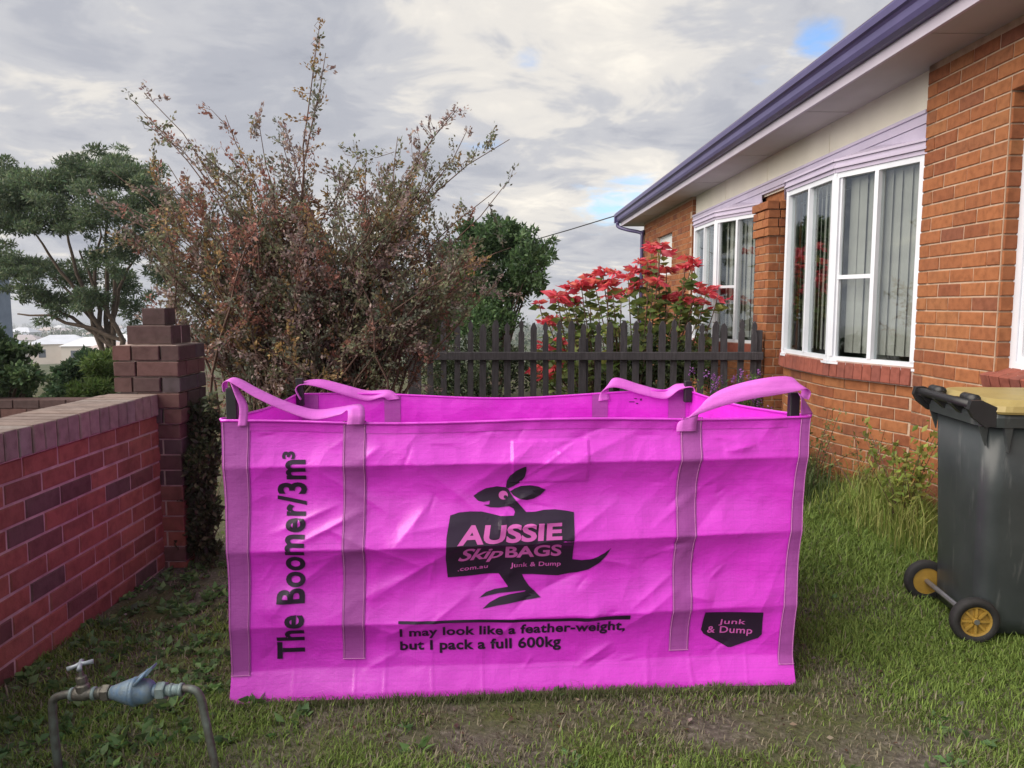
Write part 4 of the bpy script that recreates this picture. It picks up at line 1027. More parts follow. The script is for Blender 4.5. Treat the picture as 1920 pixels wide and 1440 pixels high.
# ---- the big twiggy shrub in front of the fence
def build_shrub():
    r = np.random.default_rng(42); mb = MB(); C = []; D = []; Lf = []; col = []
    base = np.array((-1.55, 5.95, 0.0))
    pal = [[(.21, .205, .125), (.17, .195, .11), (.25, .22, .145)], [(.33, .15, .115), (.26, .125, .10), (.37, .19, .145)], [(.34, .25, .225), (.29, .215, .205), (.38, .29, .265)], [(.18, .20, .145), (.225, .22, .175)], [(.36, .23, .10), (.29, .20, .09)]]
    tips = [(-2.92, 6.1, 3.02, 1), (-2.72, 5.9, 3.0, 1), (-1.44, 6.0, 3.56, 2), (-1.40, 6.0, 3.35, 2), (-.44, 5.9, 2.92, 1), (-.30, 6.1, 2.80, 1), (-.06, 6.0, 2.72, 1), (-.03, 5.9, 2.35, 1), (-2.2, 6, 2.84, 1), (-1.75, 6.0, 2.80, 1), (-1.9, 5.8, 2.72, 1), (-.9, 6.1, 2.74, 1), (-2.95, 6.0, 2.2, 1), (-2.9, 5.8, 1.9, 1), (-2.6, 5.7, 2.75, 1)]
    for _ in range(150):
        a = r.random()*math.pi; q = r.random()**.5
        z = .95+1.72*q*math.sin(a)**.7; x = -1.52+1.42*q*math.cos(a)*min(1, .50+.5*max(0, (z-.7)/1.1)); tips.append((x + r.normal(0, .07), 5.95+r.normal(0, .42)*(1.1-q*.4), max(.45, z), 0))
    for _ in range(16): tips.append((r.uniform(-2.98, -2.35), 5.95+r.normal(0, .3), r.uniform(1.35, 2.55), 0))
    for _ in range(14): tips.append((r.uniform(-.75, -.06), 5.95+r.normal(0, .3), r.uniform(1.45, 2.55), 0))
    tips = [q for q in tips if q[2] > 1.15 or r.random() < .5]
    for (tx, ty, tz, long_) in tips:
        a = base+np.array((r.normal(0, .30), r.normal(0, .16), 0)); a[2] = float(gz(a[0], a[1]))-.03
        c = np.array((tx, ty, tz)); m = a*.55+c*.45+np.array(((a[0]-c[0])*.25, 0, .35*abs(tz)*.5))
        t = np.linspace(0, 1, 11); P = bez(a, m, c, t)+r.normal(0, .022, (11, 3)); tubes_np(mb, P, .011+.006*r.random(), .0025, 4)
        stem_pal = int(r.choice(5, p=(.36, .14, .24, .20, .06)))
        nt = 26 if long_ == 2 else 17
        for k in range(nt):
            s = r.uniform(.40 if tz > 1.4 else .2, 1.0); p = bez(a, m, c, np.array([s]))[0]
            dirv = (c-a)/np.linalg.norm(c-a); d = dirv*.7+r.normal(0, .7, 3)+np.array((0, 0, .25)); d /= np.linalg.norm(d)
            ln = r.uniform(.12, .42)*(.45 if long_ == 2 else 1)*(.6 if s > .85 else 1); e = p+d*ln+np.array((0, 0, -.05*ln))
            mid = (p+e)/2+r.normal(0, .02, 3); tubes_np(mb, np.array([p, mid, e]), .003, .0012, 3)
            nl = int(ln*110)+5; tt = r.uniform(.10, 1.05, nl); Q = p+(e-p)*tt[:, None]+r.normal(0, .015, (nl, 3))
            C.append(Q); D.append(d+r.normal(0, .7, (nl, 3))); Lf.append(r.uniform(.020, .042, nl)); pi = stem_pal if r.random() < .7 else int(r.integers(0, 5)); col.append(pick(r, pal[pi], nl, .22))
    # ground-level suckers with yellow-green leaves
    for _ in range(34):
        p = base+np.array((r.uniform(-.95, .62), r.uniform(-.5, .4), 0)); e = p+np.array((r.normal(0, .15), r.normal(0, .1), r.uniform(.5, 1.15))); tubes_np(mb, np.array([p, (p+e)/2+r.normal(0, .03, 3), e]), .004, .0015, 3)
        nl = 60; tt = r.uniform(.1, 1, nl); Q = p+(e-p)*tt[:, None]+r.normal(0, .05, (nl, 3)); C.append(Q); D.append(r.normal(0, 1, (nl, 3))+np.array((0, 0, .6))); Lf.append(r.uniform(.018, .038, nl)); col.append(pick(r, [(.11, .11, .04), (.16, .12, .05), (.08, .09, .04), (.20, .12, .05)], nl))
    C = np.concatenate(C); D = np.concatenate(D); Lf = np.concatenate(Lf); col = np.concatenate(col)
    thing_tree('flowering_shrub', 'tall twiggy shrub with sparse rusty brown and olive leaves beside the brick pillar', 'shrub', tuple(base), mb, M_TWIG, leaf_quads(C, D, Lf, Lf*.55, col, seed=3), leaf_name='foliage', wood_name='stems')
build_shrub()

def pxy(px, py, y):
    c, s = math.cos(PITCH), math.sin(PITCH); u = (px-960)/1440; v = (720-py)/1440; k = y/(c+v*s); return np.array((u*k, y, 1.45+(-s+v*c)*k))
# ---- spreading tree beyond the wall
def build_left_tree():
    r = np.random.default_rng(7); mb = MB(); Y = 20
    base = np.array((-10.4, Y, float(gz(-10.4, Y))-.1)); cl = []
    spec = [(-70, 370, 110, 50), (10, 370, 60, 40), (70, 350, 70, 45), (140, 340, 60, 42), (205, 330, 60, 40), (255, 335, 55, 42), (30, 420, 70, 30), (110, 405, 70, 35), (190, 400, 70, 42), (260, 400, 50, 45), (240, 460, 50, 42), (60, 500, 70, 26), (-20, 510, 60, 26), (140, 520, 60, 28), (110, 565, 55, 24), (170, 560, 48, 30), (225, 530, 40, 40), (250, 580, 35, 35), (60, 545, 40, 22), (290, 370, 45, 40), (190, 480, 40, 24), (305, 450, 40, 36), (310, 520, 36, 34), (330, 400, 36, 30), (20, 330, 50, 22), (150, 310, 45, 18), (225, 302, 40, 16)]
    for (x, y, rx, ry) in spec:
        d = Y+r.normal(0, 1.2); p = pxy(x, y, d); cl.append((*p, rx/1440*d*.72, rx/1440*d*.8, ry/1440*d*.66))
        for q in range(5):
            o = r.normal(0, 1, 3)*np.array((rx, 60, ry))/1440*d*.72; cl.append((*(p+o), rx/1440*d*.30, rx/1440*d*.34, ry/1440*d*.24))
    fork = [pxy(215, 655, Y), pxy(205, 640, Y+.3), pxy(232, 640, Y-.2), pxy(190, 650, Y)]
    tips = [pxy(*q) for q in ((70, 560, 20), (105, 520, 20.5), (150, 470, 19.5), (190, 420, 20.4), (235, 420, 20), (262, 470, 20.3), (30, 590, 20), (120, 400, 20.2), (60, 430, 19.6), (210, 350, 20))]
    for k, tp in enumerate(tips):
        f = fork[k % 4]; t = np.linspace(0, 1, 9); P = np.concatenate([np.linspace(base+r.normal(0, .12, 3)*np.array((1, 1, 0)), f, 4)[:-1], bez(f, (f+tp)/2+np.array((-.2, 0, .35)), tp, t)]); P = P+r.normal(0, .03, P.shape); tubes_np(mb, P, .085, .02, 6)
    pal = [(.11, .165, .085), (.14, .195, .10), (.09, .14, .085), (.16, .20, .11), (.13, .17, .115)]
    thing_tree('spreading_tree', 'dark green spreading tree with several leaning trunks beyond the garden wall', 'tree', tuple(base), mb, M_BARK, clump_crown(r, cl, 56000, .115, .036, pal))
build_left_tree()
# ---- dense tree behind the fence
def bush(name, label, cat, spec, Y, n, L, Wd, pal, seed, base_px, group=None, dy=.5, r0=.06, leafname='crown'):
    r = np.random.default_rng(seed); mb = MB(); cl = []
    b = pxy(base_px[0], base_px[1], Y); base = np.array((b[0], Y, float(gz(b[0], Y))-.05))
    for (x, y, rx, ry) in spec:
        d = Y+r.normal(0, dy*.5); p = pxy(x, y, d); cl.append((*p, rx/1440*d*.85, min(rx, 90)/1440*d*.75, ry/1440*d*.85))
        for q in range(6):
            o = np.clip(r.normal(0, 1, 3), -1.4, 1.4)*np.array((rx, 40, ry))/1440*d*.72; cl.append((*(p+o), rx/1440*d*.26, rx/1440*d*.28, ry/1440*d*.28))
        for q in range(2):
            tip = p+np.array((0, .25, 0))+np.clip(r.normal(0, .35, 3), -.6, .6)*np.array((rx, 30, ry))/1440*d; mid = base*.5+tip*.5+np.array(((base[0]-tip[0])*.25, 0, .1)); tubes_np(mb, bez(base+r.normal(0, .05, 3)*np.array((1, 1, 0)), mid, tip, np.linspace(0, 1, 7)), r0, r0*.15, 5)
    return thing_tree(name, label, cat, tuple(base), mb, M_BARK, clump_crown(r, cl, n, L, Wd, pal), group, leafname, 'trunk')
DG = [(.07, .13, .055), (.09, .16, .065), (.06, .105, .05), (.11, .185, .07)]
bush('bushy_tree', 'dense dark green bushy tree behind the picket fence', 'tree', [(935, 465, 60, 45), (880, 480, 55, 50), (990, 495, 42, 45), (930, 540, 80, 50), (850, 560, 55, 50), (1005, 470, 30, 22), (900, 600, 90, 40), (960, 440, 40, 22), (895, 435, 40, 18)], 12, 20000, .085, .035, DG, 3, (930, 700), dy=1.0, r0=.03)
bush('leafy_shrub', 'bright yellow green shrub in front of the dark bushy tree', 'shrub', [(800, 575, 38, 30), (840, 550, 28, 25), (815, 610, 40, 28), (790, 640, 30, 30), (860, 520, 24, 22)], 9.2, 5200, .05, .025, [(.09, .17, .035), (.07, .14, .03), (.12, .19, .045)], 4, (815, 700), r0=.015)
bush('hedge_shrub', 'dark low shrub showing between the left pickets', 'shrub', [(830, 690, 60, 50), (900, 670, 60, 60), (960, 690, 50, 50), (870, 740, 90, 50)], 9.0, 7000, .05, .024, [(.06, .085, .045), (.08, .105, .05), (.05, .065, .04)], 5, (890, 780), r0=.02)
bush('hedge_shrub', 'pale green low shrub behind the middle pickets', 'shrub', [(1020, 690, 45, 50), (1075, 680, 45, 55), (1130, 700, 50, 50)], 9.3, 4500, .05, .024, [(.09, .12, .05), (.13, .16, .075), (.07, .09, .045)], 6, (1075, 780), r0=.02)
bush('hedge_shrub', 'mid green shrub behind the right pickets', 'shrub', [(1200, 690, 60, 45), (1270, 680, 60, 50), (1340, 690, 50, 50)], 9.0, 6000, .05, .024, [(.075, .11, .045), (.10, .14, .055), (.06, .08, .04)], 8, (1270, 780), r0=.02)
# neighbours' greenery at the left, beyond the wall
bush('garden_bush', 'round green bush beyond the wall at the left picture edge', 'bush', [(5, 665, 45, 36), (-40, 640, 50, 50), (45, 705, 36, 26), (5, 735, 60, 28), (-50, 720, 60, 45)], 7.5, 9000, .055, .03, [(.09, .145, .065), (.125, .185, .08), (.07, .115, .06)], 9, (0, 850), r0=.03)
bush('garden_bush', 'dark green bush beside the brick pillar beyond the wall', 'bush', [(135, 700, 26, 26), (165, 672, 20, 18), (120, 735, 34, 22)], 9.5, 5000, .06, .03, [(.055, .10, .055), (.08, .13, .06)], 10, (140, 800), r0=.03)
bush('garden_bush', 'bright green feathery bush against the brick pillar', 'bush', [(190, 705, 26, 32), (175, 735, 32, 25), (200, 680, 16, 20)], 7.8, 3600, .075, .016, [(.10, .16, .045), (.13, .19, .055)], 12, (190, 800), r0=.02)

bush('garden_bush', 'dark leafy shrub in the gap between the brick pillar and the pink bag', 'bush', [(385, 800, 30, 50), (375, 880, 36, 55), (385, 960, 32, 50), (372, 1010, 30, 34)], 4.25, 4200, .038, .020, [(.06, .075, .04), (.08, .095, .045), (.05, .06, .035), (.11, .11, .055)], 21, (385, 1060), r0=.012, dy=.1)
# ---- poinsettia with red bracts
def build_poinsettia():
    r = np.random.default_rng(15); Y = 8.6; base = np.array((1.35, Y, float(gz(1.35, Y)))); T = empty('poinsettia', tuple(base))
    tag(T, 'poinsettia shrub with red flower heads rising above the picket fence', 'shrub')
    heads = [(1045, 555, 30), (1065, 548, 26), (1090, 535, 30), (1115, 528, 32), (1130, 508, 28), (1105, 518, 24), (1140, 535, 26), (1040, 600, 24), (1075, 560, 24), (1178, 520, 26), (1200, 508, 30), (1190, 535, 24), (1215, 490, 24), (1235, 470, 30), (1222, 460, 24), (1250, 505, 26), (1225, 520, 30), (1165, 545, 22), (1298, 494, 26), (1285, 500, 18), (1300, 535, 24), (1325, 540, 28), (1275, 560, 28), (1300, 562, 26), (1320, 565, 22), (1345, 558, 18), (1250, 560, 24), (1010, 565, 16), (1018, 650, 22), (1040, 690, 22), (1020, 705, 20), (1055, 640, 18), (1150, 555, 18), (1028, 603, 20), (1240, 458, 22)]
    mb = MB(); C = []; D = []; Lf = []; col = []; hp = []
    for (x, y, s) in heads:
        p = pxy(x, y, Y+r.normal(0, .25)); 
        if y > 620: p = pxy(x, y, 7.95)
        hp.append((p, s)); b = base+np.array((r.normal(0, .22)+(p[0]-base[0])*.25, r.normal(0, .1), 0)); m = b*.5+p*.5+np.array(((p[0]-b[0])*.22, 0, 0)); t = np.linspace(0, 1, 8); P = bez(b, m, p-np.array((0, 0, .01)), t); tubes_np(mb, P, .013, .005, 5)
        for s_ in r.uniform(.40, .97, 30):
            q = bez(b, m, p, np.array([s_]))[0]; a = r.random()*6.28; C.append(q); D.append((math.cos(a), math.sin(a), r.uniform(-.5, .3))); Lf.append(r.uniform(.09, .17)); col.append(pick(r, [(.14, .20, .05), (.18, .25, .065), (.10, .16, .045), (.24, .27, .07)], 1)[0])
    for _ in range(44):
        p = pxy(r.uniform(1040, 1330), r.uniform(545, 640), Y+r.normal(0, .3)); b = base+np.array(((p[0]-base[0])*.4, 0, .1)); tubes_np(mb, bez(b, (b+p)/2, p, np.linspace(0, 1, 5)), .009, .004, 4)
        for k in range(14):
            q = b+(p-b)*r.uniform(.4, 1); a = r.random()*6.28; C.append(q); D.append((math.cos(a), math.sin(a), r.uniform(-.4, .4))); Lf.append(r.uniform(.08, .15)); col.append(pick(r, [(.14, .20, .05), (.19, .26, .065), (.26, .25, .08)], 1)[0])
    mb.v = [tuple(Vector(v)-Vector(base)) for v in mb.v]; mb.build('stems', M_TWIG, T, True)
    Lf = np.array(Lf); V, F, c = leaf_quads(np.array(C), np.array(D), Lf, Lf*.5, np.array(col), seed=4); link('foliage', np_mesh('foliage', V-base, F, c), M_LEAF, T)
    for k in range(6):     # six shapes of flower head, then copies
        pass
    shapes = []
    for k in range(6):
        n = 15; a = np.linspace(0, 2*math.pi*2.0, n, endpoint=False)+r.normal(0, .15, n); el = np.where(np.arange(n) < 8, -.12, .12)+r.normal(0, .10, n)
        Dd = np.stack([np.cos(a)*np.cos(el), np.sin(a)*np.cos(el), np.sin(el)], 1); ll = np.where(np.arange(n) < 8, .15, .10)*(1+r.normal(0, .15, n))
        V, F, c = leaf_quads(np.zeros((n, 3))+Dd*.006, Dd, ll, ll*.42, pick(r, [(.68, .07, .10), (.76, .12, .14), (.62, .08, .12), (.70, .17, .13)], n, .15), seed=k)
        shapes.append(np_mesh('flower_head', V, F, c))
    hp += [(p+r.normal(0, .085, 3)*np.array((1, 1, .5)), s*r.uniform(.5, .8)) for (p, s) in hp for _ in range(2)]
    for (p, s) in hp:
        o = link('flower_head', shapes[int(r.integers(0, 6))], M_LEAF, T); o.location = tuple(p-base); o.rotation_euler = (r.normal(0, .3), r.normal(0, .3), r.random()*6.28); f = s/25; o.scale = (f, f, f)
build_poinsettia()
# ---- small purple-flowered plant in front of the fence near the house
def build_purple():
    r = np.random.default_rng(19); base = np.array((2.10, 7.25, float(gz(2.1, 7.25)))); T = empty('lavender_plant', tuple(base)); tag(T, 'small green plant with purple flowers in front of the fence by the house', 'plant')
    mb = MB(); C = []; D = []; Lf = []; col = []; fl = []
    for _ in range(60):
        e = base+np.array((r.normal(0, .17), r.normal(0, .12), r.uniform(.42, .80))); mid = (base+e)/2+r.normal(0, .03, 3); tubes_np(mb, np.array([base+r.normal(0, .05, 3)*np.array((1, 1, 0)), mid, e]), .004, .002, 3)
        for k in range(26):
            q = base+(e-base)*r.uniform(.3, .98)+r.normal(0, .02, 3); C.append(q); D.append(r.normal(0, 1, 3)+np.array((0, 0, .5))); Lf.append(r.uniform(.03, .06)); col.append(pick(r, [(.08, .16, .03), (.11, .20, .04), (.06, .11, .03)], 1)[0])
        if r.random() < .45: fl.append(e)
    mb.v = [tuple(Vector(v)-Vector(base)) for v in mb.v]; mb.build('stems', M_TWIG, T)
    Lf = np.array(Lf); V, F, c = leaf_quads(np.array(C), np.array(D), Lf, Lf*.3, np.array(col), seed=5); link('foliage', np_mesh('foliage', V-base, F, c), M_LEAF, T)
    n = 16; Dd = r.normal(0, 1, (n, 3)); V, F, c = leaf_quads(r.normal(0, .012, (n, 3)), Dd, np.full(n, .022), np.full(n, .014), pick(r, [(.30, .10, .42), (.40, .16, .50), (.24, .08, .34)], n), seed=6); me = np_mesh('flower', V, F, c)
    for e in fl: o = link('flower', me, M_LEAF, T); o.location = tuple(e-base); o.rotation_euler = (0, 0, r.random()*6)
build_purple()
# ---- straggly weeds at the foot of the house
def weed(x, y, h, label, seed, n=7, pal=((.16, .19, .06), (.24, .23, .09), (.13, .16, .06)), sp=.16, L=.035, lean=(0, 0)):
    r = np.random.default_rng(seed); base = np.array((x, y, float(gz(x, y))-.01)); T = empty('weed', tuple(base)); tag(T, label, 'weed', 'weeds along the foot of the house')
    mb = MB(); C = []; D = []; Lf = []; col = []
    for _ in range(n):
        e = base+np.array((r.normal(0, sp)+lean[0], r.normal(0, sp)+lean[1], h*r.uniform(.6, 1.05))); m = (base+e)/2+np.array((r.normal(0, .04), r.normal(0, .04), .1*h)); t = np.linspace(0, 1, 7); tubes_np(mb, bez(base+r.normal(0, .02, 3)*np.array((1, 1, 0)), m, e, t), .0045, .0015, 3)
        for k in range(int(34*h)+8):
            q = bez(base, m, e, np.array([r.uniform(.25, 1)]))[0]+r.normal(0, .02, 3); C.append(q); D.append(r.normal(0, 1, 3)); Lf.append(r.uniform(.5, 1.3)*L); col.append(pick(r, pal, 1)[0])
    mb.v = [tuple(Vector(v)-Vector(base)) for v in mb.v]; mb.build('stems', M_TWIG, T)
    Lf = np.array(Lf); V, F, c = leaf_quads(np.array(C), np.array(D), Lf, Lf*.5, np.array(col), seed=seed); link('foliage', np_mesh('foliage', V-base, F, c), M_LEAF, T)
weed(2.30, 5.75, .62, 'straggly leaning weed against the brick base under the bay window', 31, 6, lean=(.0, -.1))
weed(2.46, 5.35, .55, 'thin brownish weed in the corner where bay wall meets house wall', 32, 7, ((.24, .19, .08), (.18, .19, .07), (.28, .22, .10)))
weed(2.45, 4.70, .72, 'bushy yellow green weed behind the wheelie bin', 33, 16, ((.26, .33, .07), (.32, .34, .09), (.19, .26, .06)), .13, .05)
weed(2.20, 6.3, .50, 'dark leafy weed between the pink bag and the bay window', 34, 14, ((.05, .08, .03), (.07, .10, .035)), .15, .05)

# ================================================================== grass
def build_grass():
    r = np.random.default_rng(77)
    def scatter(n, x0, x1, y0, y1): return r.uniform(x0, x1, n), r.uniform(y0, y1, n)
    XS, YS = [], []
    for n, b in ((300000, (-2.0, 2.75, 1.75, 3.4)), (130000, (-2.0, 2.8, 3.4, 5.2)), (40000, (-2.0, 2.8, 5.2, 8.5))):
        x, y = scatter(n, *b); XS.append(x); YS.append(y)
    x = np.concatenate(XS); y = np.concatenate(YS)
    patch = fbm(NB, x*1.6+2, y*1.9+4, 4); fine = fbm(NC, x*7, y*7, 3)
    lush = np.clip((x-.7)/1.2, 0, 1)*np.clip((y-2.2)/1.0, 0, 1)
    dens = np.clip((patch-.36)*4+.35, .10, 1)*np.clip((fine-.25)*3, .25, 1); dens = np.maximum(dens, lush*.95)
    lx, ly = (x+1.03)*math.cos(BAG_A)+(y-2.7)*math.sin(BAG_A), -(x+1.03)*math.sin(BAG_A)+(y-2.7)*math.cos(BAG_A)
    keep = (r.random(len(x)) < dens) & ~((lx > .0) & (lx < BL) & (ly > -.02) & (ly < BD)) & (x > -1.95)
    x, y, patch, fine, lush = x[keep], y[keep], patch[keep], fine[keep], lush[keep]; n = len(x)
    h = r.uniform(.010, .028, n)*(1+.5*(patch-.4))*(1+1.3*lush*np.clip((y-3.0)/1.5, 0, 1)); tall = r.random(n) < .02+.03*lush; h = np.where(tall, h*1.9, h)
    edge = np.clip((x-2.25)/.4, 0, 1)*np.clip((y-3.7)/.8, 0, 1); h = h*(1+2.2*edge*r.random(n))
    an = r.random(n)*6.283; ln = h*r.uniform(.2, 1.3, n); w = r.uniform(.0011, .0026, n)*(1+.25*(y-2))
    dx, dy = np.cos(an), np.sin(an); z = gz(x, y)-.003
    A = np.stack([x-dy*w, y+dx*w, z], 1); B = np.stack([x+dy*w, y-dx*w, z], 1)
    M1 = np.stack([x+dx*ln*.35, y+dy*ln*.35, z+h*.7], 1); M2 = M1+np.stack([dy*w, -dx*w, 0*w], 1)*.7; M1 = M1-np.stack([dy*w, -dx*w, 0*w], 1)*.7
    Tp = np.stack([x+dx*ln, y+dy*ln, z+h], 1)
    V = np.stack([A, B, M2, M1, Tp], 1).reshape(-1, 3); i = np.arange(n)*5
    F = np.concatenate([np.stack([i, i+1, i+2], 1), np.stack([i, i+2, i+3], 1), np.stack([i+3, i+2, i+4], 1)])
    g = np.array((.125, .205, .045)); g2 = np.array((.23, .32, .075)); d1 = np.array((.29, .26, .18)); d2 = np.array((.14, .125, .09))
    gr = np.clip(.42+(patch-.40)*2.4+lush*.55, .18, .95)
    isg = r.random(n) < gr; k = r.random(n)[:, None]
    col = np.where(isg[:, None], g*(1-k)+g2*k, d1*(1-k)+d2*k)*(1+r.normal(0, .15, (n, 1)))
    tint = np.repeat(np.clip(col, .01, .6), 5, axis=0)
    # tufts standing against the foot of the bag
    k = 5200; lx3 = r.uniform(-.03, BL+.05, k); ly3 = -.052-np.abs(r.normal(0, .022, k)); x3 = -1.03+lx3*math.cos(BAG_A)-ly3*math.sin(BAG_A); y3 = 2.7+lx3*math.sin(BAG_A)+ly3*math.cos(BAG_A)
    h3 = r.uniform(.012, .042, k)*(.4+1.2*fbm(NC, lx3*6, lx3*0+3, 3)); a3 = r.random(k)*6.283; w3 = r.uniform(.0012, .0026, k); z3 = gz(x3, y3)-.003; l3 = h3*r.uniform(.1, .8, k); dx3, dy3 = np.cos(a3), np.sin(a3)
    A3 = np.stack([x3-dy3*w3, y3+dx3*w3, z3], 1); B3 = np.stack([x3+dy3*w3, y3-dx3*w3, z3], 1); C3 = np.stack([x3+dx3*l3*.4, y3+dy3*l3*.4-.004, z3+h3*.6], 1); D3 = C3+np.stack([dy3*w3, -dx3*w3, 0*w3], 1); T3 = np.stack([x3+dx3*l3, y3+dy3*l3*.5, z3+h3], 1)
    i3 = len(V)+np.arange(k)*5; V = np.concatenate([V, np.stack([A3, B3, D3, C3, T3], 1).reshape(-1, 3)]); F = np.concatenate([F, np.stack([i3, i3+1, i3+2], 1), np.stack([i3, i3+2, i3+3], 1), np.stack([i3+3, i3+2, i3+4], 1)])
    u3 = r.random(k)[:, None]; tint = np.concatenate([tint, np.repeat(g*(1-u3)*.8+d1*u3*.6, 5, axis=0)])
    tag(link('lawn_grass', np_mesh('lawn_grass', V, F, tint), M_GRASS), 'short patchy lawn grass with dry brown tufts', 'grass', kind='stuff')
    # long grass along the house
    n = 7000; cx = np.array([(2.42, 4.70, .15, .24, .34, 1), (2.55, 5.10, .10, .22, .28, 1), (2.02, 5.75, .16, .22, .34, 0), (2.2, 6.3, .2, .4, .42, 0), (2.52, 4.2, .11, .22, .22, 1), (2.3, 5.1, .2, .25, .13, 1)]); k = r.integers(0, len(cx), n)
    x = cx[k, 0]+r.normal(0, 1, n)*cx[k, 2]; y = cx[k, 1]+r.normal(0, 1, n)*cx[k, 3]; ok = x < 2.66; x, y, k = x[ok], y[ok], k[ok]; n = len(x)
    h = cx[k, 4]*r.uniform(.35, 1.1, n)*np.exp(-((x-cx[k, 0])**2/(2*(cx[k, 2]*1.3)**2))); an = r.random(n)*6.283; ln = h*r.uniform(.15, .8, n); w = r.uniform(.002, .004, n); dx, dy = np.cos(an), np.sin(an); z = gz(x, y)-.01
    A = np.stack([x-dy*w, y+dx*w, z], 1); B = np.stack([x+dy*w, y-dx*w, z], 1); M1 = np.stack([x+dx*ln*.3, y+dy*ln*.3, z+h*.65], 1); M2 = M1+np.stack([dy*w, -dx*w, 0*w], 1)*.8; M1 = M1-np.stack([dy*w, -dx*w, 0*w], 1)*.8; Tp = np.stack([x+dx*ln, y+dy*ln, z+h*.95], 1)
    V = np.stack([A, B, M2, M1, Tp], 1).reshape(-1, 3); i = np.arange(n)*5; F = np.concatenate([np.stack([i, i+1, i+2], 1), np.stack([i, i+2, i+3], 1), np.stack([i+3, i+2, i+4], 1)])
    u = r.random(n)[:, None]; c1 = np.array((.20, .30, .06))*(1-u)+np.array((.34, .34, .12))*u; c0 = np.array((.05, .08, .03))*(1-u)+np.array((.10, .14, .05))*u; f = cx[k, 5][:, None]
    tag(link('long_grass', np_mesh('long_grass', V, F, np.repeat(c1*f+c0*(1-f), 5, axis=0)), M_GRASS), 'long unmown grass growing along the foot of the house', 'grass', kind='stuff')
    # broad-leaved lawn weeds and fallen dry leaves
    n = 2600; x = r.uniform(-1.95, 2.6, n); y = r.uniform(1.85, 4.2, n); near = np.exp(-((x+1.5)/.45)**2) + .35*np.exp(-((x-1.6)/.6)**2)*np.exp(-((y-2.1)/.35)**2); ok = r.random(n) < np.clip(near, .03, 1); x, y = x[ok], y[ok]; n = len(x); m = 6
    X = np.repeat(x, m)+r.normal(0, .012, n*m); Yy = np.repeat(y, m)+r.normal(0, .012, n*m); a = r.random(n*m)*6.283; Dd = np.stack([np.cos(a), np.sin(a), r.uniform(.1, .7, n*m)], 1); ll = np.repeat(r.uniform(.022, .062, n), m); V, F, c = leaf_quads(np.stack([X, Yy, gz(X, Yy)+.006], 1), Dd, ll, ll*.55, pick(r, [(.12, .23, .08), (.16, .27, .09), (.10, .18, .07)], n*m), seed=8)
    tag(link('lawn_weeds', np_mesh('lawn_weeds', V, F, c), M_LEAF), 'flat broad leaved weeds scattered through the lawn', 'weeds', kind='stuff')
    n = 1500; x = r.uniform(-1.9, 2.6, n); y = r.uniform(1.85, 5, n); lx2 = (x+1.03)*math.cos(BAG_A)+(y-2.7)*math.sin(BAG_A); ly2 = -(x+1.03)*math.sin(BAG_A)+(y-2.7)*math.cos(BAG_A); ok = ~((lx2 > -.03) & (lx2 < BL) & (ly2 > -.05) & (ly2 < BD)); x, y = x[ok], y[ok]; n = len(x); Dd = np.stack([r.normal(0, 1, n), r.normal(0, 1, n), r.normal(0, .2, n)], 1); ll = r.uniform(.008, .030, n); V, F, c = leaf_quads(np.stack([x, y, gz(x, y)+.012], 1), Dd, ll, ll*.6, pick(r, [(.16, .10, .06), (.28, .22, .16), (.10, .06, .045), (.34, .30, .26)], n), seed=9)
    tag(link('leaf_litter', np_mesh('leaf_litter', V, F, c), M_LEAF), 'small dry leaves and chips scattered on the lawn', 'leaf litter', kind='stuff')
build_grass()

# ================================================================== beyond the garden
def build_low_wall():
    B = empty('neighbour_wall', (-4.6, 6.9, float(gz(-4.6, 6.9)))); tag(B, 'dark red brick wall of the neighbour seen over the garden wall', 'wall', kind='thing')
    top = .60-float(gz(-4.6, 6.9)); n = int(top/.086); zb = top-n*.086
    w = MB().box((-1.6, .008, zb-.3), (1.2, .20, top-.004)).build('wall', M_DARK, B)
    st = MB(); lay(Path([(-1.6, 0), (1.2, 0)], -1), zb, n, w, M_DARK, M_RED_S, want=lambda x, y, z: z > top-.36, stuff_mb=st)
    tag(st.build('lower_bricks', M_RED_S, w), kind='stuff')
build_low_wall()
def build_neighbour_house():
    Y = 34; p = pxy(-40, 520, Y); g = float(gz(p[0], Y)); p = p-np.array((4.9, 0, 0)); B = empty('neighbour_house', (p[0], Y, g)); tag(B, 'blue grey weatherboard house just inside the left picture edge', 'house')
    wl = plain('blue_weatherboard', (.30, .36, .46), (.24, .29, .38), 3, .7, .1); h = 3.2-g
    MB().box((-6, 0, 0), (1.05, 8, h)).build('wall', wl, B)
    for k in range(14): MB().prism([(-.004, h-.2-k*.22), (-.03, h-.2-k*.22), (-.004, h-.02-k*.22)], -6, 1.05, 'x').build('weatherboard', wl, B)
    MB().prism([(-6.4, h), (1.45, h), (-2.5, h+1.6)], -.5, 8.5, 'y').build('roof', plain('grey_roof', (.34, .36, .40), (.26, .28, .32), 4, .6, .1), B)
    w = MB().box((-.6, -.06, h-1.9), (.6, -.035, h-.7)).build('window', M_WHITE, B); MB().box((-.52, -.07, h-1.82), (.52, -.062, h-.78)).build('pane', M_GLASS, w)
build_neighbour_house()
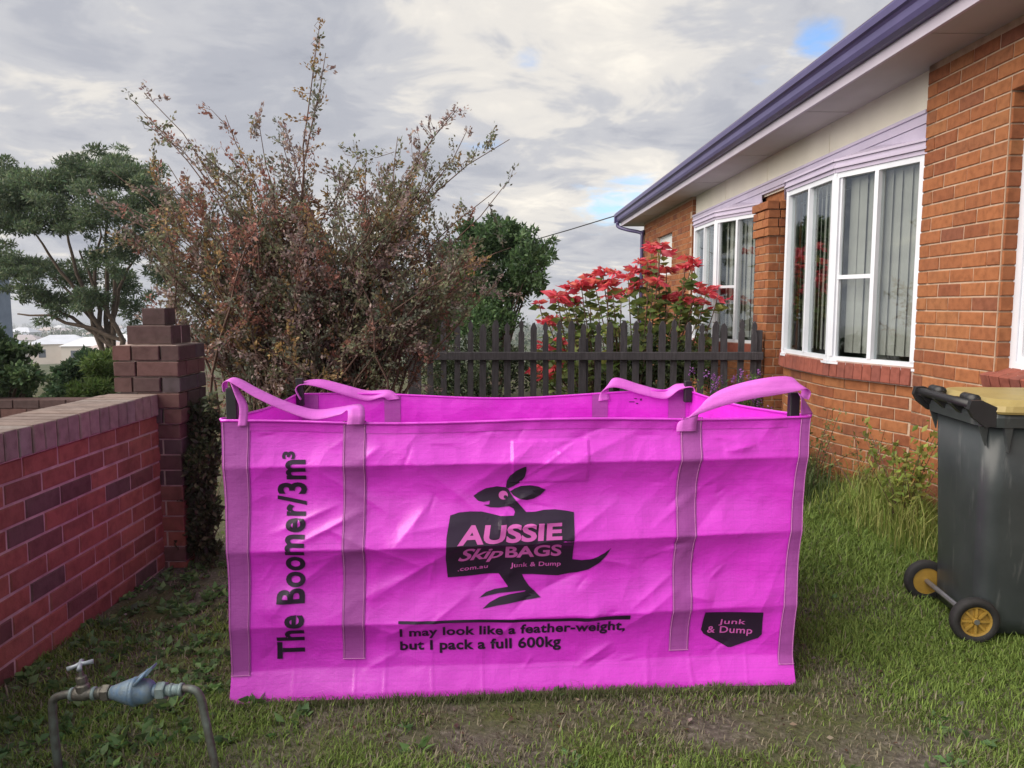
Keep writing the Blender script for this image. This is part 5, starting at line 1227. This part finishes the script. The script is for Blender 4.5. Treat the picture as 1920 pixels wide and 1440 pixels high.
def build_town():
    r = random.Random(3); rc = [(.62, .66, .74), (.50, .55, .64), (.72, .74, .78), (.40, .36, .38), (.58, .48, .46), (.45, .52, .62)]
    roofs = [plain('town_roof_%d' % i, c, tuple(x*.85 for x in c), .3, .6, 0) for i, c in enumerate(rc)]; walls = [plain('town_wall_%d' % i, c, tuple(x*.9 for x in c), .3, .8, 0) for i, c in enumerate(((.70, .70, .70), (.60, .62, .66), (.66, .60, .54)))]
    meshes = []
    def hm(w, d, h, rise):
        m = MB().box((-w/2, -d/2, -2), (w/2, d/2, h)); e = .5
        q = MB().add([(-w/2-e, -d/2-e, h), (w/2+e, -d/2-e, h), (w/2+e, d/2+e, h), (-w/2-e, d/2+e, h), (-w*.2, 0, h+rise), (w*.2, 0, h+rise)], [(0, 1, 5, 4), (1, 2, 5), (2, 3, 4, 5), (3, 0, 4), (3, 2, 1, 0)]); return m, q
    fur = set()
    for i in range(80):
        Y = 200*math.exp(r.random()**.8*2.0); px = r.uniform(-60, 330); X = (px-960)/1440*Y; 
        cell = (int(X/16), int(Y/16))
        if cell in fur: continue
        fur.add(cell); z = float(gz(X, Y)); s = 1.25 if Y > 500 else 1
        w, d, h = r.uniform(10, 18)*s, r.uniform(9, 13)*s, r.uniform(3, 6)*s; a, b = hm(w, d, h, r.uniform(1.8, 3)*s)
        T = empty('town_house', (X, Y, z), r.uniform(-.5, .5)); ri = r.randrange(6)
        tag(T, ('light blue', 'steel blue', 'white', 'dark brown', 'dusty pink', 'blue grey')[ri]+' roofed house far off in the valley town', 'house', 'far houses in the valley town')
        a.build('wall', r.choice(walls), T); b.build('roof', roofs[ri], T)
        f = MB(); wn = plain('far_window', (.10, .12, .15), (.08, .09, .12), 1, .3, 0)
        for k in (-.28, .08, .34): MB().box((k*w-.9, -d/2-.05, h*.35), (k*w+.9, -d/2-.01, h*.75)).build('window', wn, T)
    # tree belts among the far roofs
    q = np.random.default_rng(5); n = 700; Y = 240*np.exp(q.random(n)**.8*2.1); X = (q.uniform(-120, 1200, n)-960)/1440*Y; Z = gz(X, Y); sz = q.uniform(2.2, 4.5, n)*(1+Y/1500)
    cl = np.stack([X, Y, Z+sz*.9, sz*q.uniform(.8, 1.5, n), sz, sz*q.uniform(.7, 1.1, n)], 1)
    V, F, C = clump_crown(q, cl, 45000, 1.5, 1.0, [(.09, .12, .075), (.11, .14, .085), (.07, .10, .065)])
    tag(link('distant_trees', np_mesh('distant_trees', V, F, C), M_LEAF), 'far tree belts between the valley roofs', 'trees', kind='stuff')
build_town()
# overhead service wire from the gutter corner
def build_wire():
    a = Vector((1.98, 15.2, 3.17)); b = Vector(pxy(430, 500, 45)); pts = []
    for i in range(25):
        t = i/24; p = a.lerp(b, t); p.z -= 1.0*4*t*(1-t); pts.append(p)
    o = MB().tube(pts, .012, 5).build('service_wire', M_BLACK); tag(o, 'thin dark overhead wire running from the gutter corner', 'wire')
build_wire()
# ================================================================== air
def build_haze():
    m = bpy.data.materials.new('haze'); m.use_nodes = True; nt = m.node_tree; nt.nodes.clear(); out = nt.nodes.new('ShaderNodeOutputMaterial'); v = nt.nodes.new('ShaderNodeVolumePrincipled')
    v.inputs['Color'].default_value = (.82, .88, .97, 1); v.inputs['Density'].default_value = .00045; v.inputs['Anisotropy'].default_value = .2
    nt.links.new(v.outputs[0], out.inputs['Volume'])
    o = MB().box((-2620, -1520, -75), (2620, 2620, 12)).build('haze', m); tag(o, 'thin pale haze in the air over the valley', 'haze', kind='stuff')
build_haze()
